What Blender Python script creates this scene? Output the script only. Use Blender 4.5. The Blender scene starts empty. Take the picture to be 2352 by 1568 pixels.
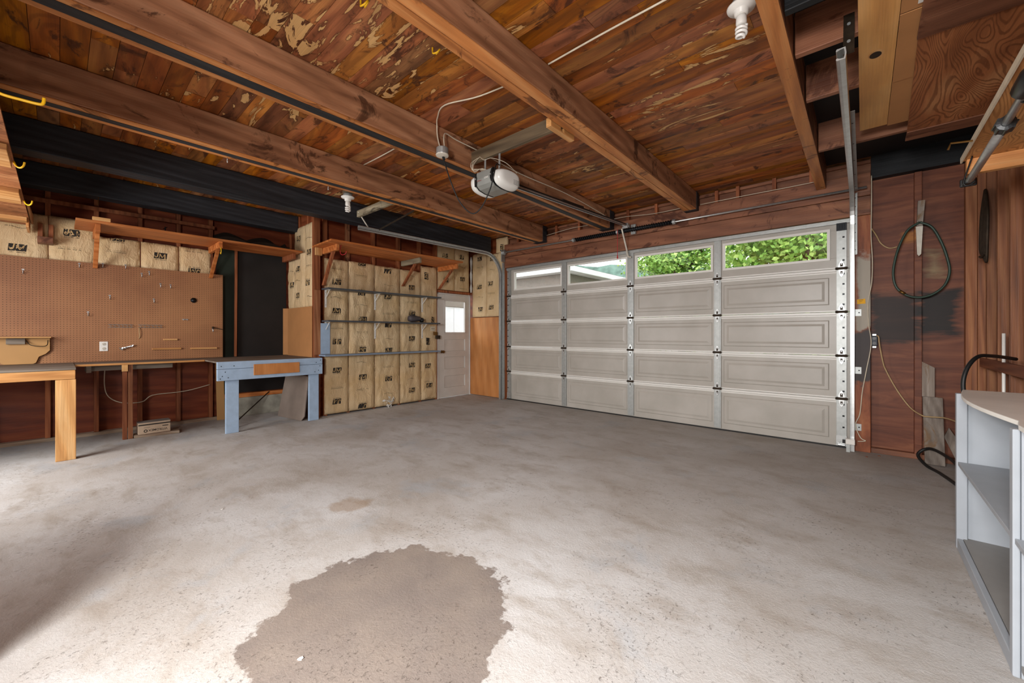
import bpy, math, random
from mathutils import Vector, noise

S = bpy.context.scene
COL = S.collection
rnd = random.Random(7)


def LIN(h, k=1.0):
    h = h.lstrip('#')
    out = []
    for i in (0, 2, 4):
        c = int(h[i:i + 2], 16) / 255
        c = c / 12.92 if c <= .04045 else ((c + .055) / 1.055) ** 2.4
        out.append(min(1, c * k))
    return (*out, 1)


# ---------------------------------------------------------------- camera, sky, window light and fill, exposure
cd = bpy.data.cameras.new('camera')
cam = bpy.data.objects.new('camera', cd)
COL.objects.link(cam)
cam.location = (0, 0, 1.22)
cam.rotation_euler = (math.pi / 2, 0, math.atan2(806, 916))
cd.sensor_width = 36
cd.lens = 916 / 2352 * 36
cd.shift_y = -17 / 2352
cd.clip_start = .02
cd.clip_end = 800
S.camera = cam

w = bpy.data.worlds.new('overcast_sky')
S.world = w
w.use_nodes = True
bg = w.node_tree.nodes['Background']
bg.inputs['Color'].default_value = (.93, .97, 1, 1)
bg.inputs['Strength'].default_value = 2.4

S.view_settings.view_transform = 'Standard'
S.view_settings.look = 'None'
S.view_settings.gamma = 1
S.view_settings.use_curve_mapping = False
S.view_settings.exposure = 0.5


def area_light(name, x, y, z, sx, sz, power, col=(1, .985, .965), rx=math.pi / 2, spread=180, rz=0):
    l = bpy.data.lights.new(name, 'AREA')
    l.shape = 'RECTANGLE'
    l.size = sx
    l.size_y = sz
    l.energy = power
    l.color = col
    l.spread = math.radians(spread)
    o = bpy.data.objects.new(name, l)
    o.location = (x, y, z)
    o.rotation_euler = (rx, 0, rz)
    COL.objects.link(o)
    return o


# area lights in unseen back-wall openings: near and far inferred windows, right added fill
D2 = math.radians
area_light('daylight_near', -.78, -1.54, 1.75, .32, .6, 74, rx=D2(44), spread=125)
area_light('fill_right', -.22, -1.54, 1.75, .5, .8, 84, rx=D2(68), spread=165, rz=D2(16))  # added fill lamp, not a known window
area_light('daylight_far', -5.0, -1.54, 1.45, 1.3, 1.1, 52, rx=D2(72), spread=170)


# ---------------------------------------------------------------- mesh helpers
class MB:
    def __init__(s):
        s.v = []
        s.f = []
        s.m = []

    def face(s, idx, mi=0):
        s.f.append(tuple(idx))
        s.m.append(mi)

    def hexa(s, p, mi=0):
        b = len(s.v)
        s.v += [tuple(q) for q in p]
        for q in ((0, 3, 2, 1), (4, 5, 6, 7), (0, 1, 5, 4), (1, 2, 6, 5), (2, 3, 7, 6), (3, 0, 4, 7)):
            s.face([b + i for i in q], mi)
        return s

    def box(s, x0, x1, y0, y1, z0, z1, mi=0):
        return s.hexa([(x0, y0, z0), (x1, y0, z0), (x1, y1, z0), (x0, y1, z0),
                       (x0, y0, z1), (x1, y0, z1), (x1, y1, z1), (x0, y1, z1)], mi)

    def bar(s, p, q, w_, h_, up=(0, 0, 1), mi=0):
        p, q = Vector(p), Vector(q)
        d = (q - p).normalized()
        u = Vector(up)
        a = d.cross(u)
        if a.length < 1e-4:
            a = d.cross(Vector((1, 0, 0)))
        a.normalize()
        u = a.cross(d)
        a *= w_ / 2
        u = u * h_ / 2
        return s.hexa([p - a - u, p + a - u, q + a - u, q - a - u, p - a + u, p + a + u, q + a + u, q - a + u], mi)

    def tube(s, pts, r, n=8, closed=False, mi=0, caps=True):
        P = [Vector(p) for p in pts]
        R = r if isinstance(r, (list, tuple)) else [r] * len(P)
        N = len(P)
        base = len(s.v)
        prev = None
        for i in range(N):
            if closed:
                t = P[(i + 1) % N] - P[i - 1]
            else:
                t = P[min(i + 1, N - 1)] - P[max(i - 1, 0)]
            if t.length < 1e-9:
                t = Vector((0, 0, 1))
            t.normalize()
            if prev is None:
                a = t.cross(Vector((0, 0, 1)))
                if a.length < .05:
                    a = t.cross(Vector((1, 0, 0)))
            else:
                a = prev - t * prev.dot(t)
            a.normalize()
            prev = a.copy()
            b = t.cross(a)
            for k in range(n):
                g = 2 * math.pi * k / n
                s.v.append(tuple(P[i] + (a * math.cos(g) + b * math.sin(g)) * R[i]))
        for i in range(N if closed else N - 1):
            i2 = (i + 1) % N
            for k in range(n):
                k2 = (k + 1) % n
                s.face((base + i * n + k, base + i * n + k2, base + i2 * n + k2, base + i2 * n + k), mi)
        if caps and not closed:
            s.face([base + k for k in range(n)][::-1], mi)
            s.face([base + (N - 1) * n + k for k in range(n)], mi)
        return s

    def lathe(s, prof, c=(0, 0, 0), axis='Z', n=20, mi=0):
        base = len(s.v)
        for r, h in prof:
            for k in range(n):
                g = 2 * math.pi * k / n
                a, b = r * math.cos(g), r * math.sin(g)
                q = {'Z': (a, b, h), 'X': (h, a, b), 'Y': (b, h, a)}[axis]
                s.v.append((c[0] + q[0], c[1] + q[1], c[2] + q[2]))
        for i in range(len(prof) - 1):
            for k in range(n):
                k2 = (k + 1) % n
                s.face((base + i * n + k, base + i * n + k2, base + (i + 1) * n + k2, base + (i + 1) * n + k), mi)
        s.face([base + k for k in range(n)][::-1], mi)
        s.face([base + (len(prof) - 1) * n + k for k in range(n)], mi)
        return s

    def prism(s, poly, fn, t0, t1, mi=0):
        """poly: 2-D outline, fn(a, b, t) -> 3-D point"""
        b = len(s.v)
        n = len(poly)
        s.v += [tuple(fn(p[0], p[1], t0)) for p in poly] + [tuple(fn(p[0], p[1], t1)) for p in poly]
        s.face([b + i for i in range(n)][::-1], mi)
        s.face([b + n + i for i in range(n)], mi)
        for i in range(n):
            j = (i + 1) % n
            s.face((b + i, b + j, b + n + j, b + n + i), mi)
        return s

    def frustum(s, x0, x1, z0, z1, y0, y1, ins, mi=0):
        """raised panel lying in the X-Z plane from depth y0 to y1"""
        return s.hexa([(x0, y0, z0), (x1, y0, z0), (x1, y0, z1), (x0, y0, z1),
                       (x0 + ins, y1, z0 + ins), (x1 - ins, y1, z0 + ins), (x1 - ins, y1, z1 - ins), (x0 + ins, y1, z1 - ins)], mi)

    def flat(s, verts2, faces2, fn, mi=0):
        b = len(s.v)
        s.v += [tuple(fn(*p)) for p in verts2]
        for f in faces2:
            s.face([b + i for i in f], mi)
        return s

    def build(s, name, mats, parent=None, bevel=0, smooth=False, org=None):
        if not isinstance(mats, (list, tuple)):
            mats = [mats]
        if parent is not None:
            o0 = Vector(parent['_org']) if '_org' in parent else Vector((0, 0, 0))
        elif org is not None:
            o0 = Vector(org)
        else:
            xs, ys, zs = zip(*s.v)
            o0 = Vector(((min(xs) + max(xs)) / 2, (min(ys) + max(ys)) / 2, min(zs)))
        me = bpy.data.meshes.new(name)
        me.from_pydata([tuple(Vector(q) - o0) for q in s.v], [], s.f)
        for m in mats:
            me.materials.append(m)
        if len(mats) > 1:
            me.polygons.foreach_set('material_index', s.m)
        if smooth:
            me.polygons.foreach_set('use_smooth', [True] * len(s.f))
        me.update()
        ob = bpy.data.objects.new(name, me)
        COL.objects.link(ob)
        if parent is not None:
            ob.parent = parent
        else:
            ob.location = o0
        ob['_org'] = tuple(o0)
        if bevel:
            b = ob.modifiers.new('bevel', 'BEVEL')
            b.width = bevel
            b.segments = 2
            b.limit_method = 'ANGLE'
            b.angle_limit = math.radians(50)
        return ob


def tag(o, label, cat, group=None, kind=None):
    o['label'] = label
    o['category'] = cat
    if group:
        o['group'] = group
    if kind:
        o['kind'] = kind
    return o


def thing(name, label, cat, loc, group=None, kind=None):
    o = bpy.data.objects.new(name, None)
    o.empty_display_size = .05
    COL.objects.link(o)
    o.location = loc
    o['_org'] = tuple(loc)
    return tag(o, label, cat, group, kind)


def dup(root, loc, label=None, rotz=None, rot=None):
    def cp(o, par):
        c = o.copy()
        COL.objects.link(c)
        c.parent = par
        for ch in list(o.children):
            cp(ch, c)
        return c
    kids = list(root.children)
    r = root.copy()
    COL.objects.link(r)
    for ch in kids:
        cp(ch, r)
    r.location = loc
    if rotz is not None:
        r.rotation_euler = (0, 0, rotz)
    if rot is not None:
        r.rotation_euler = rot
    if label:
        r['label'] = label
    return r


def smoothpath(pts, k=6):
    P = [Vector(p) for p in pts]
    out = []
    for i in range(len(P) - 1):
        p0 = P[max(i - 1, 0)]
        p1 = P[i]
        p2 = P[i + 1]
        p3 = P[min(i + 2, len(P) - 1)]
        for j in range(k):
            t = j / k
            out.append(.5 * ((2 * p1) + (p2 - p0) * t + (2 * p0 - 5 * p1 + 4 * p2 - p3) * t * t + (3 * p1 - p0 - 3 * p2 + p3) * t ** 3))
    out.append(P[-1])
    return out


_txt = {}


def text2d(body, bold=.0):
    """built-in font outline as flat geometry: (verts, faces, width, height), centred on 0"""
    key = (body, bold)
    if key not in _txt:
        cu = bpy.data.curves.new('t', 'FONT')
        cu.body = body
        cu.size = 1
        cu.offset = bold
        cu.resolution_u = 3
        ob = bpy.data.objects.new('t', cu)
        COL.objects.link(ob)
        dg = bpy.context.evaluated_depsgraph_get()
        me = bpy.data.meshes.new_from_object(ob.evaluated_get(dg))
        vs = [(v.co.x, v.co.y) for v in me.vertices]
        fs = [tuple(p.vertices) for p in me.polygons]
        bpy.data.objects.remove(ob)
        bpy.data.meshes.remove(me)
        bpy.data.curves.remove(cu)
        x0, x1 = min(v[0] for v in vs), max(v[0] for v in vs)
        y0, y1 = min(v[1] for v in vs), max(v[1] for v in vs)
        vs = [(x - (x0 + x1) / 2, y - (y0 + y1) / 2) for x, y in vs]
        _txt[key] = (vs, fs, x1 - x0, y1 - y0)
    return _txt[key]


def put_text(mb, body, cx, cy, width, height, fn, mi=0, bold=.0, rot=0, wave=0, shear=0):
    vs, fs, w_, h_ = text2d(body, bold)
    c_, s_ = math.cos(rot), math.sin(rot)
    out = []
    for x, y in vs:
        a = x / w_ * width
        b = y / h_ * height
        a += shear * b
        if wave:
            b += wave * math.sin(a / width * 2 * math.pi + 2.6)
        out.append((cx + a * c_ - b * s_, cy + a * s_ + b * c_))
    mb.flat(out, fs, fn, mi)


# ---------------------------------------------------------------- materials
class NT:
    def __init__(s, name):
        s.mat = bpy.data.materials.new(name)
        s.mat.use_nodes = True
        s.t = s.mat.node_tree
        s.p = s.t.nodes['Principled BSDF']
        s.tc = s.n('ShaderNodeTexCoord')

    def n(s, typ, **kw):
        o = s.t.nodes.new(typ)
        for k, v in kw.items():
            setattr(o, k, v)
        return o

    def L(s, a, b):
        s.t.links.new(a, b)

    def _set(s, sock, v):
        if hasattr(v, 'is_output') or isinstance(v, bpy.types.NodeSocket):
            s.L(v, sock)
        else:
            sock.default_value = v

    def math(s, op, a, b=0.0, clamp=False):
        o = s.n('ShaderNodeMath', operation=op, use_clamp=clamp)
        s._set(o.inputs[0], a)
        s._set(o.inputs[1], b)
        return o.outputs[0]

    def vmath(s, op, a, b):
        o = s.n('ShaderNodeVectorMath', operation=op)
        s._set(o.inputs[0], a)
        s._set(o.inputs[1], b)
        return o.outputs[0]

    def mapr(s, v, a0, a1, b0, b1, smooth=False):
        o = s.n('ShaderNodeMapRange')
        if smooth:
            o.interpolation_type = 'SMOOTHSTEP'
        s._set(o.inputs[0], v)
        for i, q in enumerate((a0, a1, b0, b1)):
            o.inputs[i + 1].default_value = q
        return o.outputs[0]

    def scale(s, vec, sc):
        return s.vmath('MULTIPLY', vec, sc)

    def noise(s, vec, sc=1.0, det=4, rough=.55, dist=0.0, out=0):
        o = s.n('ShaderNodeTexNoise')
        s.L(vec, o.inputs['Vector'])
        o.inputs['Scale'].default_value = sc
        o.inputs['Detail'].default_value = det
        o.inputs['Roughness'].default_value = rough
        o.inputs['Distortion'].default_value = dist
        return o.outputs[out]

    def voro(s, vec, sc=1.0, feature='F1', out='Distance'):
        o = s.n('ShaderNodeTexVoronoi', feature=feature)
        s.L(vec, o.inputs['Vector'])
        o.inputs['Scale'].default_value = sc
        return o.outputs[out]

    def ramp(s, f, stops):
        o = s.n('ShaderNodeValToRGB')
        s.L(f, o.inputs[0])
        e = o.color_ramp.elements
        while len(e) < len(stops):
            e.new(.5)
        for i, (p, c) in enumerate(stops):
            e[i].position = p
            e[i].color = c
        return o.outputs[0]

    def mix(s, f, a, b, mode='MIX'):
        o = s.n('ShaderNodeMix', data_type='RGBA', blend_type=mode)
        s._set(o.inputs[0], f)
        s._set(o.inputs[6], a)
        s._set(o.inputs[7], b)
        return o.outputs[2]

    def bump(s, h, strength=.3, dist=.01, nrm=None):
        o = s.n('ShaderNodeBump')
        o.inputs['Strength'].default_value = strength
        o.inputs['Distance'].default_value = dist
        s.L(h, o.inputs['Height'])
        if nrm:
            s.L(nrm, o.inputs['Normal'])
        return o.outputs[0]

    def sep(s, v):
        o = s.n('ShaderNodeSeparateXYZ')
        s.L(v, o.inputs[0])
        return o.outputs

    def done(s, col=None, rough=.6, nrm=None, metal=0, spec=.4):
        if col is not None:
            s._set(s.p.inputs['Base Color'], col)
        s._set(s.p.inputs['Roughness'], rough)
        s.p.inputs['Metallic'].default_value = metal
        s.p.inputs['Specular IOR Level'].default_value = spec
        if nrm:
            s.L(nrm, s.p.inputs['Normal'])
        return s.mat


def plain(name, col, rough=.5, metal=0, var=.12, nscale=9, bump=.0, spec=.4):
    t = NT(name)
    v = t.noise(t.tc.outputs['Object'], nscale, 5)
    k = t.mapr(v, .3, .7, 1 - var, 1 + var)
    hs = t.n('ShaderNodeHueSaturation')
    hs.inputs['Color'].default_value = LIN(col)
    t.L(k, hs.inputs['Value'])
    nb = t.bump(t.noise(t.tc.outputs['Object'], nscale * 12, 4), bump, .004) if bump else None
    return t.done(hs.outputs[0], rough, nb, metal, spec)


def wood(name, dark, mid, light, axis='X', rough=.62, knots=.5, peel=None, stain=None, var=.3, cross=14., paint=None, bump=.25, spec=.35, huevar=.0, weath=None, contour=0, cfreq=70.):
    t = NT(name)
    geo = t.n('ShaderNodeNewGeometry')
    oi = t.n('ShaderNodeObjectInfo')
    r = t.math('FRACT', t.math('ADD', geo.outputs['Random Per Island'], oi.outputs['Random']))
    off = t.n('ShaderNodeCombineXYZ')
    for i, k in enumerate((31.7, 17.3, 23.9)):
        t.L(t.math('MULTIPLY', r, k), off.inputs[i])
    base = t.vmath('ADD', t.tc.outputs['Object'], off.outputs[0])

    def ax(al, cr):
        return {'X': (al, cr, cr), 'Y': (cr, al, cr), 'Z': (cr, cr, al)}[axis]
    v1 = t.scale(base, ax(.8, cross))
    f1 = t.noise(v1, 1, 5, .55, .8)
    rings = t.n('ShaderNodeTexWave', wave_type='BANDS', bands_direction='DIAGONAL')
    t.L(t.scale(base, ax(.55, cross * .45)), rings.inputs['Vector'])
    rings.inputs['Scale'].default_value = 1.4
    rings.inputs['Distortion'].default_value = 5
    rings.inputs['Detail'].default_value = 2
    rings.inputs['Detail Scale'].default_value = .6
    g = t.math('ADD', t.math('MULTIPLY', f1, .86), t.math('MULTIPLY', rings.outputs['Fac'], .14))
    col = t.ramp(g, [(.22, LIN(dark)), (.5, LIN(mid)), (.8, LIN(light))])
    if contour:
        cn = t.noise(t.scale(base, ax(.75, 2.6)), 1.0, 2.5, .5, .6)
        cw = t.math('SINE', t.math('MULTIPLY', cn, cfreq))
        jag = t.noise(t.scale(base, ax(14, 60)), 1, 3, .6)
        cw = t.math('ADD', cw, t.math('MULTIPLY', t.math('SUBTRACT', jag, .5), 1.6))
        col = t.mix(t.mapr(cw, .1, .8, 0, contour), col, LIN(dark, .8))
    fine = t.noise(t.scale(base, ax(2.5, 110)), 1, 3, .6)
    big = t.noise(base, 1.6, 3)
    val = t.math('MULTIPLY', t.mapr(fine, .3, .7, .9, 1.07), t.mapr(big, .3, .7, .86, 1.14))
    val = t.math('MULTIPLY', val, t.mapr(r, 0, 1, 1 - var, 1 + var))
    hs = t.n('ShaderNodeHueSaturation')
    t.L(col, hs.inputs['Color'])
    t.L(val, hs.inputs['Value'])
    if huevar:
        r2 = t.math('FRACT', t.math('MULTIPLY', r, 7.31))
        t.L(t.mapr(r2, 0, 1, .511 - huevar, .511 + huevar), hs.inputs['Hue'])
        t.L(t.mapr(t.math('FRACT', t.math('MULTIPLY', r, 3.77)), 0, 1, .9, 1.1), hs.inputs['Saturation'])
    col = hs.outputs[0]
    if weath:
        wn = t.noise(t.scale(base, ax(.9, 4)), 1.4, 5, .65, .5)
        col = t.mix(t.mapr(wn, .45, .62, 0, .8), col, LIN(weath))
    if stain:
        sn = t.noise(t.scale(base, ax(2.2, 3)), 1.0, 6, .68, 1.5)
        m = t.mapr(sn, .56, .63, 0, .8)
        col = t.mix(m, col, LIN(stain))
    if knots:
        d = t.voro(t.scale(base, ax(1.6, 6.5)), 1.0)
        m = t.mapr(d, .02, .13, knots, 0, True)
        col = t.mix(m, col, LIN(dark, .35))
    if peel:
        pc, amt = peel
        pos = t.n('ShaderNodeTexCoord').outputs['Object']
        zone = t.noise(pos, .55, 2)
        pn = t.noise(t.scale(base, ax(2.4, 8)), 1.0, 7, .6, 1.6)
        wp = geo.outputs['Position']
        blobs = None
        for bx, by, br in ((-2.45, 1.1, 1.25), (-3.6, .7, .8), (-.85, 3.1, .75), (-2.2, 3.0, .7), (-3.4, 2.6, .5)):
            dv = t.vmath('MULTIPLY', t.vmath('SUBTRACT', wp, (bx, by, 3.05)), (1, 1, 0))
            ln = t.n('ShaderNodeVectorMath', operation='LENGTH')
            t.L(dv, ln.inputs[0])
            m_ = t.mapr(ln.outputs['Value'], br * .35, br, .05, 0, True)
            blobs = m_ if blobs is None else t.math('MAXIMUM', blobs, m_)
        e = t.math('ADD', t.math('ADD', pn, blobs), t.mapr(zone, .4, .66, -.12, .02))
        lo = .62 - amt
        rim = t.mapr(e, lo - .05, lo - .008, 0, .6)
        col = t.mix(rim, col, LIN(dark, .3))
        core = t.mapr(e, lo - .004, lo + .012, 0, 1)
        tan = t.mix(t.noise(t.scale(base, ax(2, 40)), 1, 3), LIN(pc, .62), LIN(pc, 1.1))
        col = t.mix(core, col, tan)
    if paint:
        col = t.mix(t.mapr(t.noise(base, 7, 6, .7), .44, .6, .92, .99), col, LIN(paint))
    nb = t.bump(t.math('ADD', fine, t.math('MULTIPLY', f1, .8)), bump, .006)
    return t.done(col, t.mapr(f1, .3, .7, rough - .1, rough + .12), nb, 0, spec)


M = {}
M['deck'] = wood('ceiling plank wood', '#5c2c14', '#984f27', '#bb7238', 'X', .5, .5, ('#d8ab70', .03), '#35180c', .34, 8, huevar=.008, contour=.35, cfreq=60)
M['deck_plain'] = wood('dark roof sheathing', '#140d0a', '#221510', '#34221a', 'Y')
M['beam'] = wood('old beam wood', '#5f3d2a', '#97694b', '#b78a68', 'Y', .5, .7, None, '#3b2013', .16, 9, contour=.2, cfreq=40)
M['beam_strip'] = wood('dark paint strip', '#1e1f21', '#2b2c2e', '#3a3a3b', 'Y', .6, 0)
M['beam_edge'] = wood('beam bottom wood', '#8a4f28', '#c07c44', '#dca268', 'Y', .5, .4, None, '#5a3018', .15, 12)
M['black_beam'] = wood('charred black beam', '#1b1c1f', '#2a2c30', '#3e4045', 'Y', .6, .2, var=.1)
M['black_x'] = wood('charred black board', '#0b0c0d', '#15171a', '#26282b', 'X', .6, .2, var=.1)
M['stud'] = wood('red brown stud', '#5f2f18', '#985734', '#b5734a', 'Z', .6, .6, None, None, .3, 16)
M['stud_old'] = wood('dusty stud', '#6b3a22', '#93603f', '#b98a64', 'Z', .65, .5, None, '#3d2012', .3, 14)
M['sheath'] = wood('red plywood sheathing', '#55220f', '#7f3a1f', '#9a5530', 'Y', .5, .25, None, None, .2, 8)
M['sheath_x'] = wood('brown plywood sheathing', '#572814', '#834224', '#a05f3c', 'X', .5, .25, None, None, .2, 8)
M['header'] = wood('header timber', '#553222', '#82533b', '#9f6d50', 'X', .5, .6, None, '#4a2413', .2, 8)
M['right_stud'] = wood('right wall stud', '#5a3019', '#8a5636', '#b07c54', 'Z', .55, .7, None, None, .22, 15)
M['right_sheath'] = wood('right wall boards', '#42200f', '#6b3a22', '#8a5434', 'Y', .6, .4)
M['shelf_y'] = wood('orange shelf board', '#8a4520', '#bd6f38', '#d58f55', 'Y', .5, .5, None, None, .16, 10)
M['fir'] = wood('pale fir board', '#a86f3c', '#d09d62', '#e4bd88', 'Z', .5, .6, None, None, .12, 12)
M['fir_y'] = wood('pale fir board long', '#9c6434', '#c68f55', '#dcb07a', 'Y', .5, .6, None, None, .12, 12)
M['fir_x'] = wood('pale fir board cross', '#a86a38', '#c98c52', '#ddb07c', 'X', .5, .6, None, None, .12, 12)
M['grey_wood'] = wood('weathered grey wood', '#5d5148', '#857a70', '#a59c92', 'Z', .75, .6, None, '#7a5c3c', .14, 14)
M['grey_wood_y'] = wood('weathered bench wood', '#4c443d', '#756a5f', '#948a7d', 'Y', .75, .4, None, None, .14, 12)
M['mossy_x'] = wood('grey stained board', '#3d3226', '#6a5a44', '#8d7c62', 'X', .7, .4, None, None, .1, 9)
M['scrap'] = wood('speckled scrap wood', '#4a4236', '#8b8069', '#b7ab90', 'X', .75, .5, None, '#3d3428', .1, 11)
M['plyA'] = wood('smooth birch plywood', '#b57f48', '#cb9658', '#d9ab72', 'Y', .5, .35, None, None, .08, 4)
M['fir_ply'] = wood('fir plywood', '#6b3a1f', '#a5683f', '#c48f60', 'Y', .5, .15, None, None, .1, 4, contour=.6, cfreq=420)
M['fir_ply_light'] = wood('light fir plywood', '#8f5c2e', '#cb945c', '#e0b47c', 'Y', .5, .15, None, None, .1, 6, contour=.55, cfreq=420)
M['pale_ply'] = wood('orange painted plywood', '#a5683a', '#c08048', '#cf9560', 'Z', .55, .3, None, None, .1, 5)
M['grey_ply'] = plain('grey stained plywood', '#83756b', .7, var=.12, nscale=5, bump=.05)
M['mdf'] = plain('tan hardboard', '#b98d58', .55, var=.06, nscale=3)
M['cardboard'] = plain('brown cardboard', '#b07c4c', .75, var=.08, nscale=4, bump=.1)
M['box_card'] = plain('dusty carton', '#c3ad95', .8, var=.1, nscale=14)
M['box_top'] = plain('grey carton top', '#8f8a84', .8, var=.14, nscale=14)
M['ink'] = plain('black print ink', '#2c2824', .8, var=.15, nscale=60)
M['ink_soft'] = plain('faded brown print ink', '#6a563c', .8, var=.15, nscale=60)
M['paper_flat'] = plain('unprinted kraft paper', '#c6a674', .72, var=.05, nscale=9)
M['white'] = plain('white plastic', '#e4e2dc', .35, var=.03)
M['bulb'] = plain('white spiral glass', '#f2f1ec', .18, var=.01, spec=.6)
M['off_white'] = plain('off white metal', '#cfc9bb', .45, var=.1, nscale=20)
M['foam'] = plain('white fibre', '#cfccc6', .9, var=.15, nscale=30, bump=.4)
M['blue'] = plain('light blue paint', '#a4bcd6', .5, var=.08, nscale=14, bump=.08)
M['blue_grey'] = plain('blue grey paint', '#8193a8', .45, var=.08, nscale=10)
M['shelf_grey'] = plain('dark grey shelf paint', '#4c5156', .42, var=.08, nscale=10)
M['cab'] = plain('grey cabinet paint', '#a3a9b0', .5, var=.06, nscale=6, bump=.06)
M['cab_in'] = plain('worn grey cabinet floor', '#8f8d8a', .6, var=.1, nscale=5, bump=.08)
M['cab_top'] = plain('pale worn cabinet top', '#eeede6', .35, var=.07, nscale=5, bump=.05)
M['chip'] = plain('bare chipped wood', '#d9b488', .7, var=.1)
M['galv'] = plain('galvanised steel', '#c6c9c8', .34, .8, .1, 30)
M['galv_matt'] = plain('dull galvanised steel', '#a9acaa', .45, .6, .1, 24)
M['steel_dark'] = plain('dark steel', '#25272a', .4, .7, .1, 30)
M['rusty'] = plain('rusty dark steel', '#3a2f24', .6, .5, .4, 20)
M['black'] = plain('black rubber', '#131414', .5, var=.1)
M['black_plastic'] = plain('black plastic', '#1b1c1d', .35, var=.05)
M['opener_grey'] = plain('grey opener plastic', '#858782', .4, var=.04)
M['lens'] = plain('translucent white lens', '#e2e3de', .3, var=.02, spec=.5)
M['red'] = plain('red plastic', '#b5262b', .4, var=.08)
M['faded_red'] = plain('faded red print', '#a4605c', .6, var=.08)
M['yellow'] = plain('yellow vinyl coating', '#f2bd1e', .35, var=.05)
M['note'] = plain('yellow orange sticky note', '#eeb028', .7, var=.04)
M['wire_white'] = plain('white cable sheath', '#cfc4ae', .5, var=.12, nscale=12)
M['wire_tan'] = plain('tan cable sheath', '#b59a70', .5, var=.15, nscale=12)
M['green_hose'] = plain('dark green hose', '#2f4238', .4, var=.15, nscale=10)
M['brass'] = plain('tarnished brass', '#7a5a2e', .4, .8, .2, 20)
M['tar'] = plain('black tar paper', '#1d1a19', .7, var=.25, nscale=3, bump=.12)
M['tar_green'] = plain('dark green tar paper', '#1e281e', .7, var=.3, nscale=2.5, bump=.12)
M['felt'] = plain('sagging dark felt', '#33291f', .8, var=.25, nscale=8, bump=.2)
M['concrete_stub'] = plain('painted stub wall', '#9b988b', .8, var=.28, nscale=7, bump=.3)
M['dust_sill'] = wood('dusty sill plate', '#6a4a36', '#9b8874', '#cfc4b6', 'Y', .8, .2, None, None, .1, 10)
M['sponge'] = plain('dark grey sprayer body', '#4d474b', .5, var=.1)
M['stucco'] = plain('brown grey stucco', '#8d847b', .9, var=.08, nscale=12, bump=.2)
M['eave'] = plain('white eave paint', '#f0f0f0', .6, var=.02)
M['siding'] = plain('white siding', '#f4f5f7', .6, var=.02)
M['ground'] = plain('outdoor gravel', '#8a857c', .9, var=.2, nscale=5)
M['bark'] = plain('tree bark', '#57483a', .9, var=.3, nscale=12)
M['hill'] = plain('blue green forested hill', '#5d7468', .95, var=.35, nscale=.25)
M['door_white'] = plain('worn white door paint', '#d6d3cd', .45, var=.06, nscale=5, bump=.05)
M['insul_white'] = plain('white fibreglass edge', '#d4d2cc', .9, var=.1, nscale=40, bump=.3)

# leaves
t = NT('green leaves')
gi = t.n('ShaderNodeNewGeometry')
cl = t.ramp(gi.outputs['Random Per Island'], [(0, LIN('#4f7a2c')), (.5, LIN('#86b24a')), (1, LIN('#c3dc7a'))])
M['leaf'] = t.done(cl, .5)
t.p.inputs['Transmission Weight'].default_value = 0

# garage-door skin: off-white, fine horizontal wood-grain embossing
t = NT('garage door enamel')
gr = t.noise(t.scale(t.tc.outputs['Object'], (9, 1, 160)), 1, 4, .6)
cv = t.noise(t.tc.outputs['Object'], 2.2, 4)
M['gdoor'] = t.done(t.mix(t.mapr(cv, .3, .7, 0, 1), LIN('#a8a39a'), LIN('#b9b4ac')), .36, t.bump(gr, .22, .002))

# glass pane
t = NT('window glass')
t.t.nodes.remove(t.p)
tr = t.n('ShaderNodeBsdfTransparent')
gl = t.n('ShaderNodeBsdfGlossy')
gl.inputs['Roughness'].default_value = .02
ms = t.n('ShaderNodeMixShader')
ms.inputs[0].default_value = .07
t.L(tr.outputs[0], ms.inputs[1])
t.L(gl.outputs[0], ms.inputs[2])
t.L(ms.outputs[0], t.t.nodes['Material Output'].inputs[0])
M['glass'] = t.mat

# kraft paper facing of the insulation: creased
t = NT('kraft paper facing')
ob = t.tc.outputs['Object']
cr = t.noise(t.scale(ob, (1, 1, .55)), 9, 5, .6, 2.2)
cr2 = t.noise(t.scale(ob, (6, 6, 1.2)), 3.2, 4, .6, 1.0)
fold = t.math('ABSOLUTE', t.math('SUBTRACT', cr, .5))
fold2 = t.math('ABSOLUTE', t.math('SUBTRACT', cr2, .5))
oi = t.n('ShaderNodeObjectInfo')
pc = t.mix(t.mapr(t.noise(ob, 3, 5), .3, .7, 0, 1), LIN('#d3b384'), LIN('#e3cba4'))
pc = t.mix(t.mapr(t.noise(ob, 1.1, 3), .55, .75, 0, .5), pc, LIN('#bda47a'))
spk = t.voro(ob, 26)
pc = t.mix(t.mapr(spk, .03, .06, .55, 0), pc, LIN('#5a4630'))
hh = t.math('ADD', t.math('MULTIPLY', fold, 1.2), t.math('MULTIPLY', fold2, .9))
M['paper'] = t.done(pc, .62, t.bump(hh, .55, .035), 0, .3)

# pegboard: regular grid of holes one inch apart (plane of constant X)
t = NT('pegboard')
sx = t.sep(t.n('ShaderNodeNewGeometry').outputs['Position'])
fy = t.math('SUBTRACT', t.math('FRACT', t.math('MULTIPLY', sx[1], 39.37)), .5)
fz = t.math('SUBTRACT', t.math('FRACT', t.math('MULTIPLY', sx[2], 39.37)), .5)
dd = t.math('SQRT', t.math('ADD', t.math('MULTIPLY', fy, fy), t.math('MULTIPLY', fz, fz)))
hole = t.mapr(dd, .11, .15, 1, 0)
pcol = t.mix(t.mapr(t.noise(t.tc.outputs['Object'], 1.3, 4), .35, .65, 0, 1), LIN('#8f6142'), LIN('#a67650'))
M['peg'] = t.done(t.mix(hole, pcol, LIN('#20130b')), .55, t.bump(hole, -.5, .004))

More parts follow.
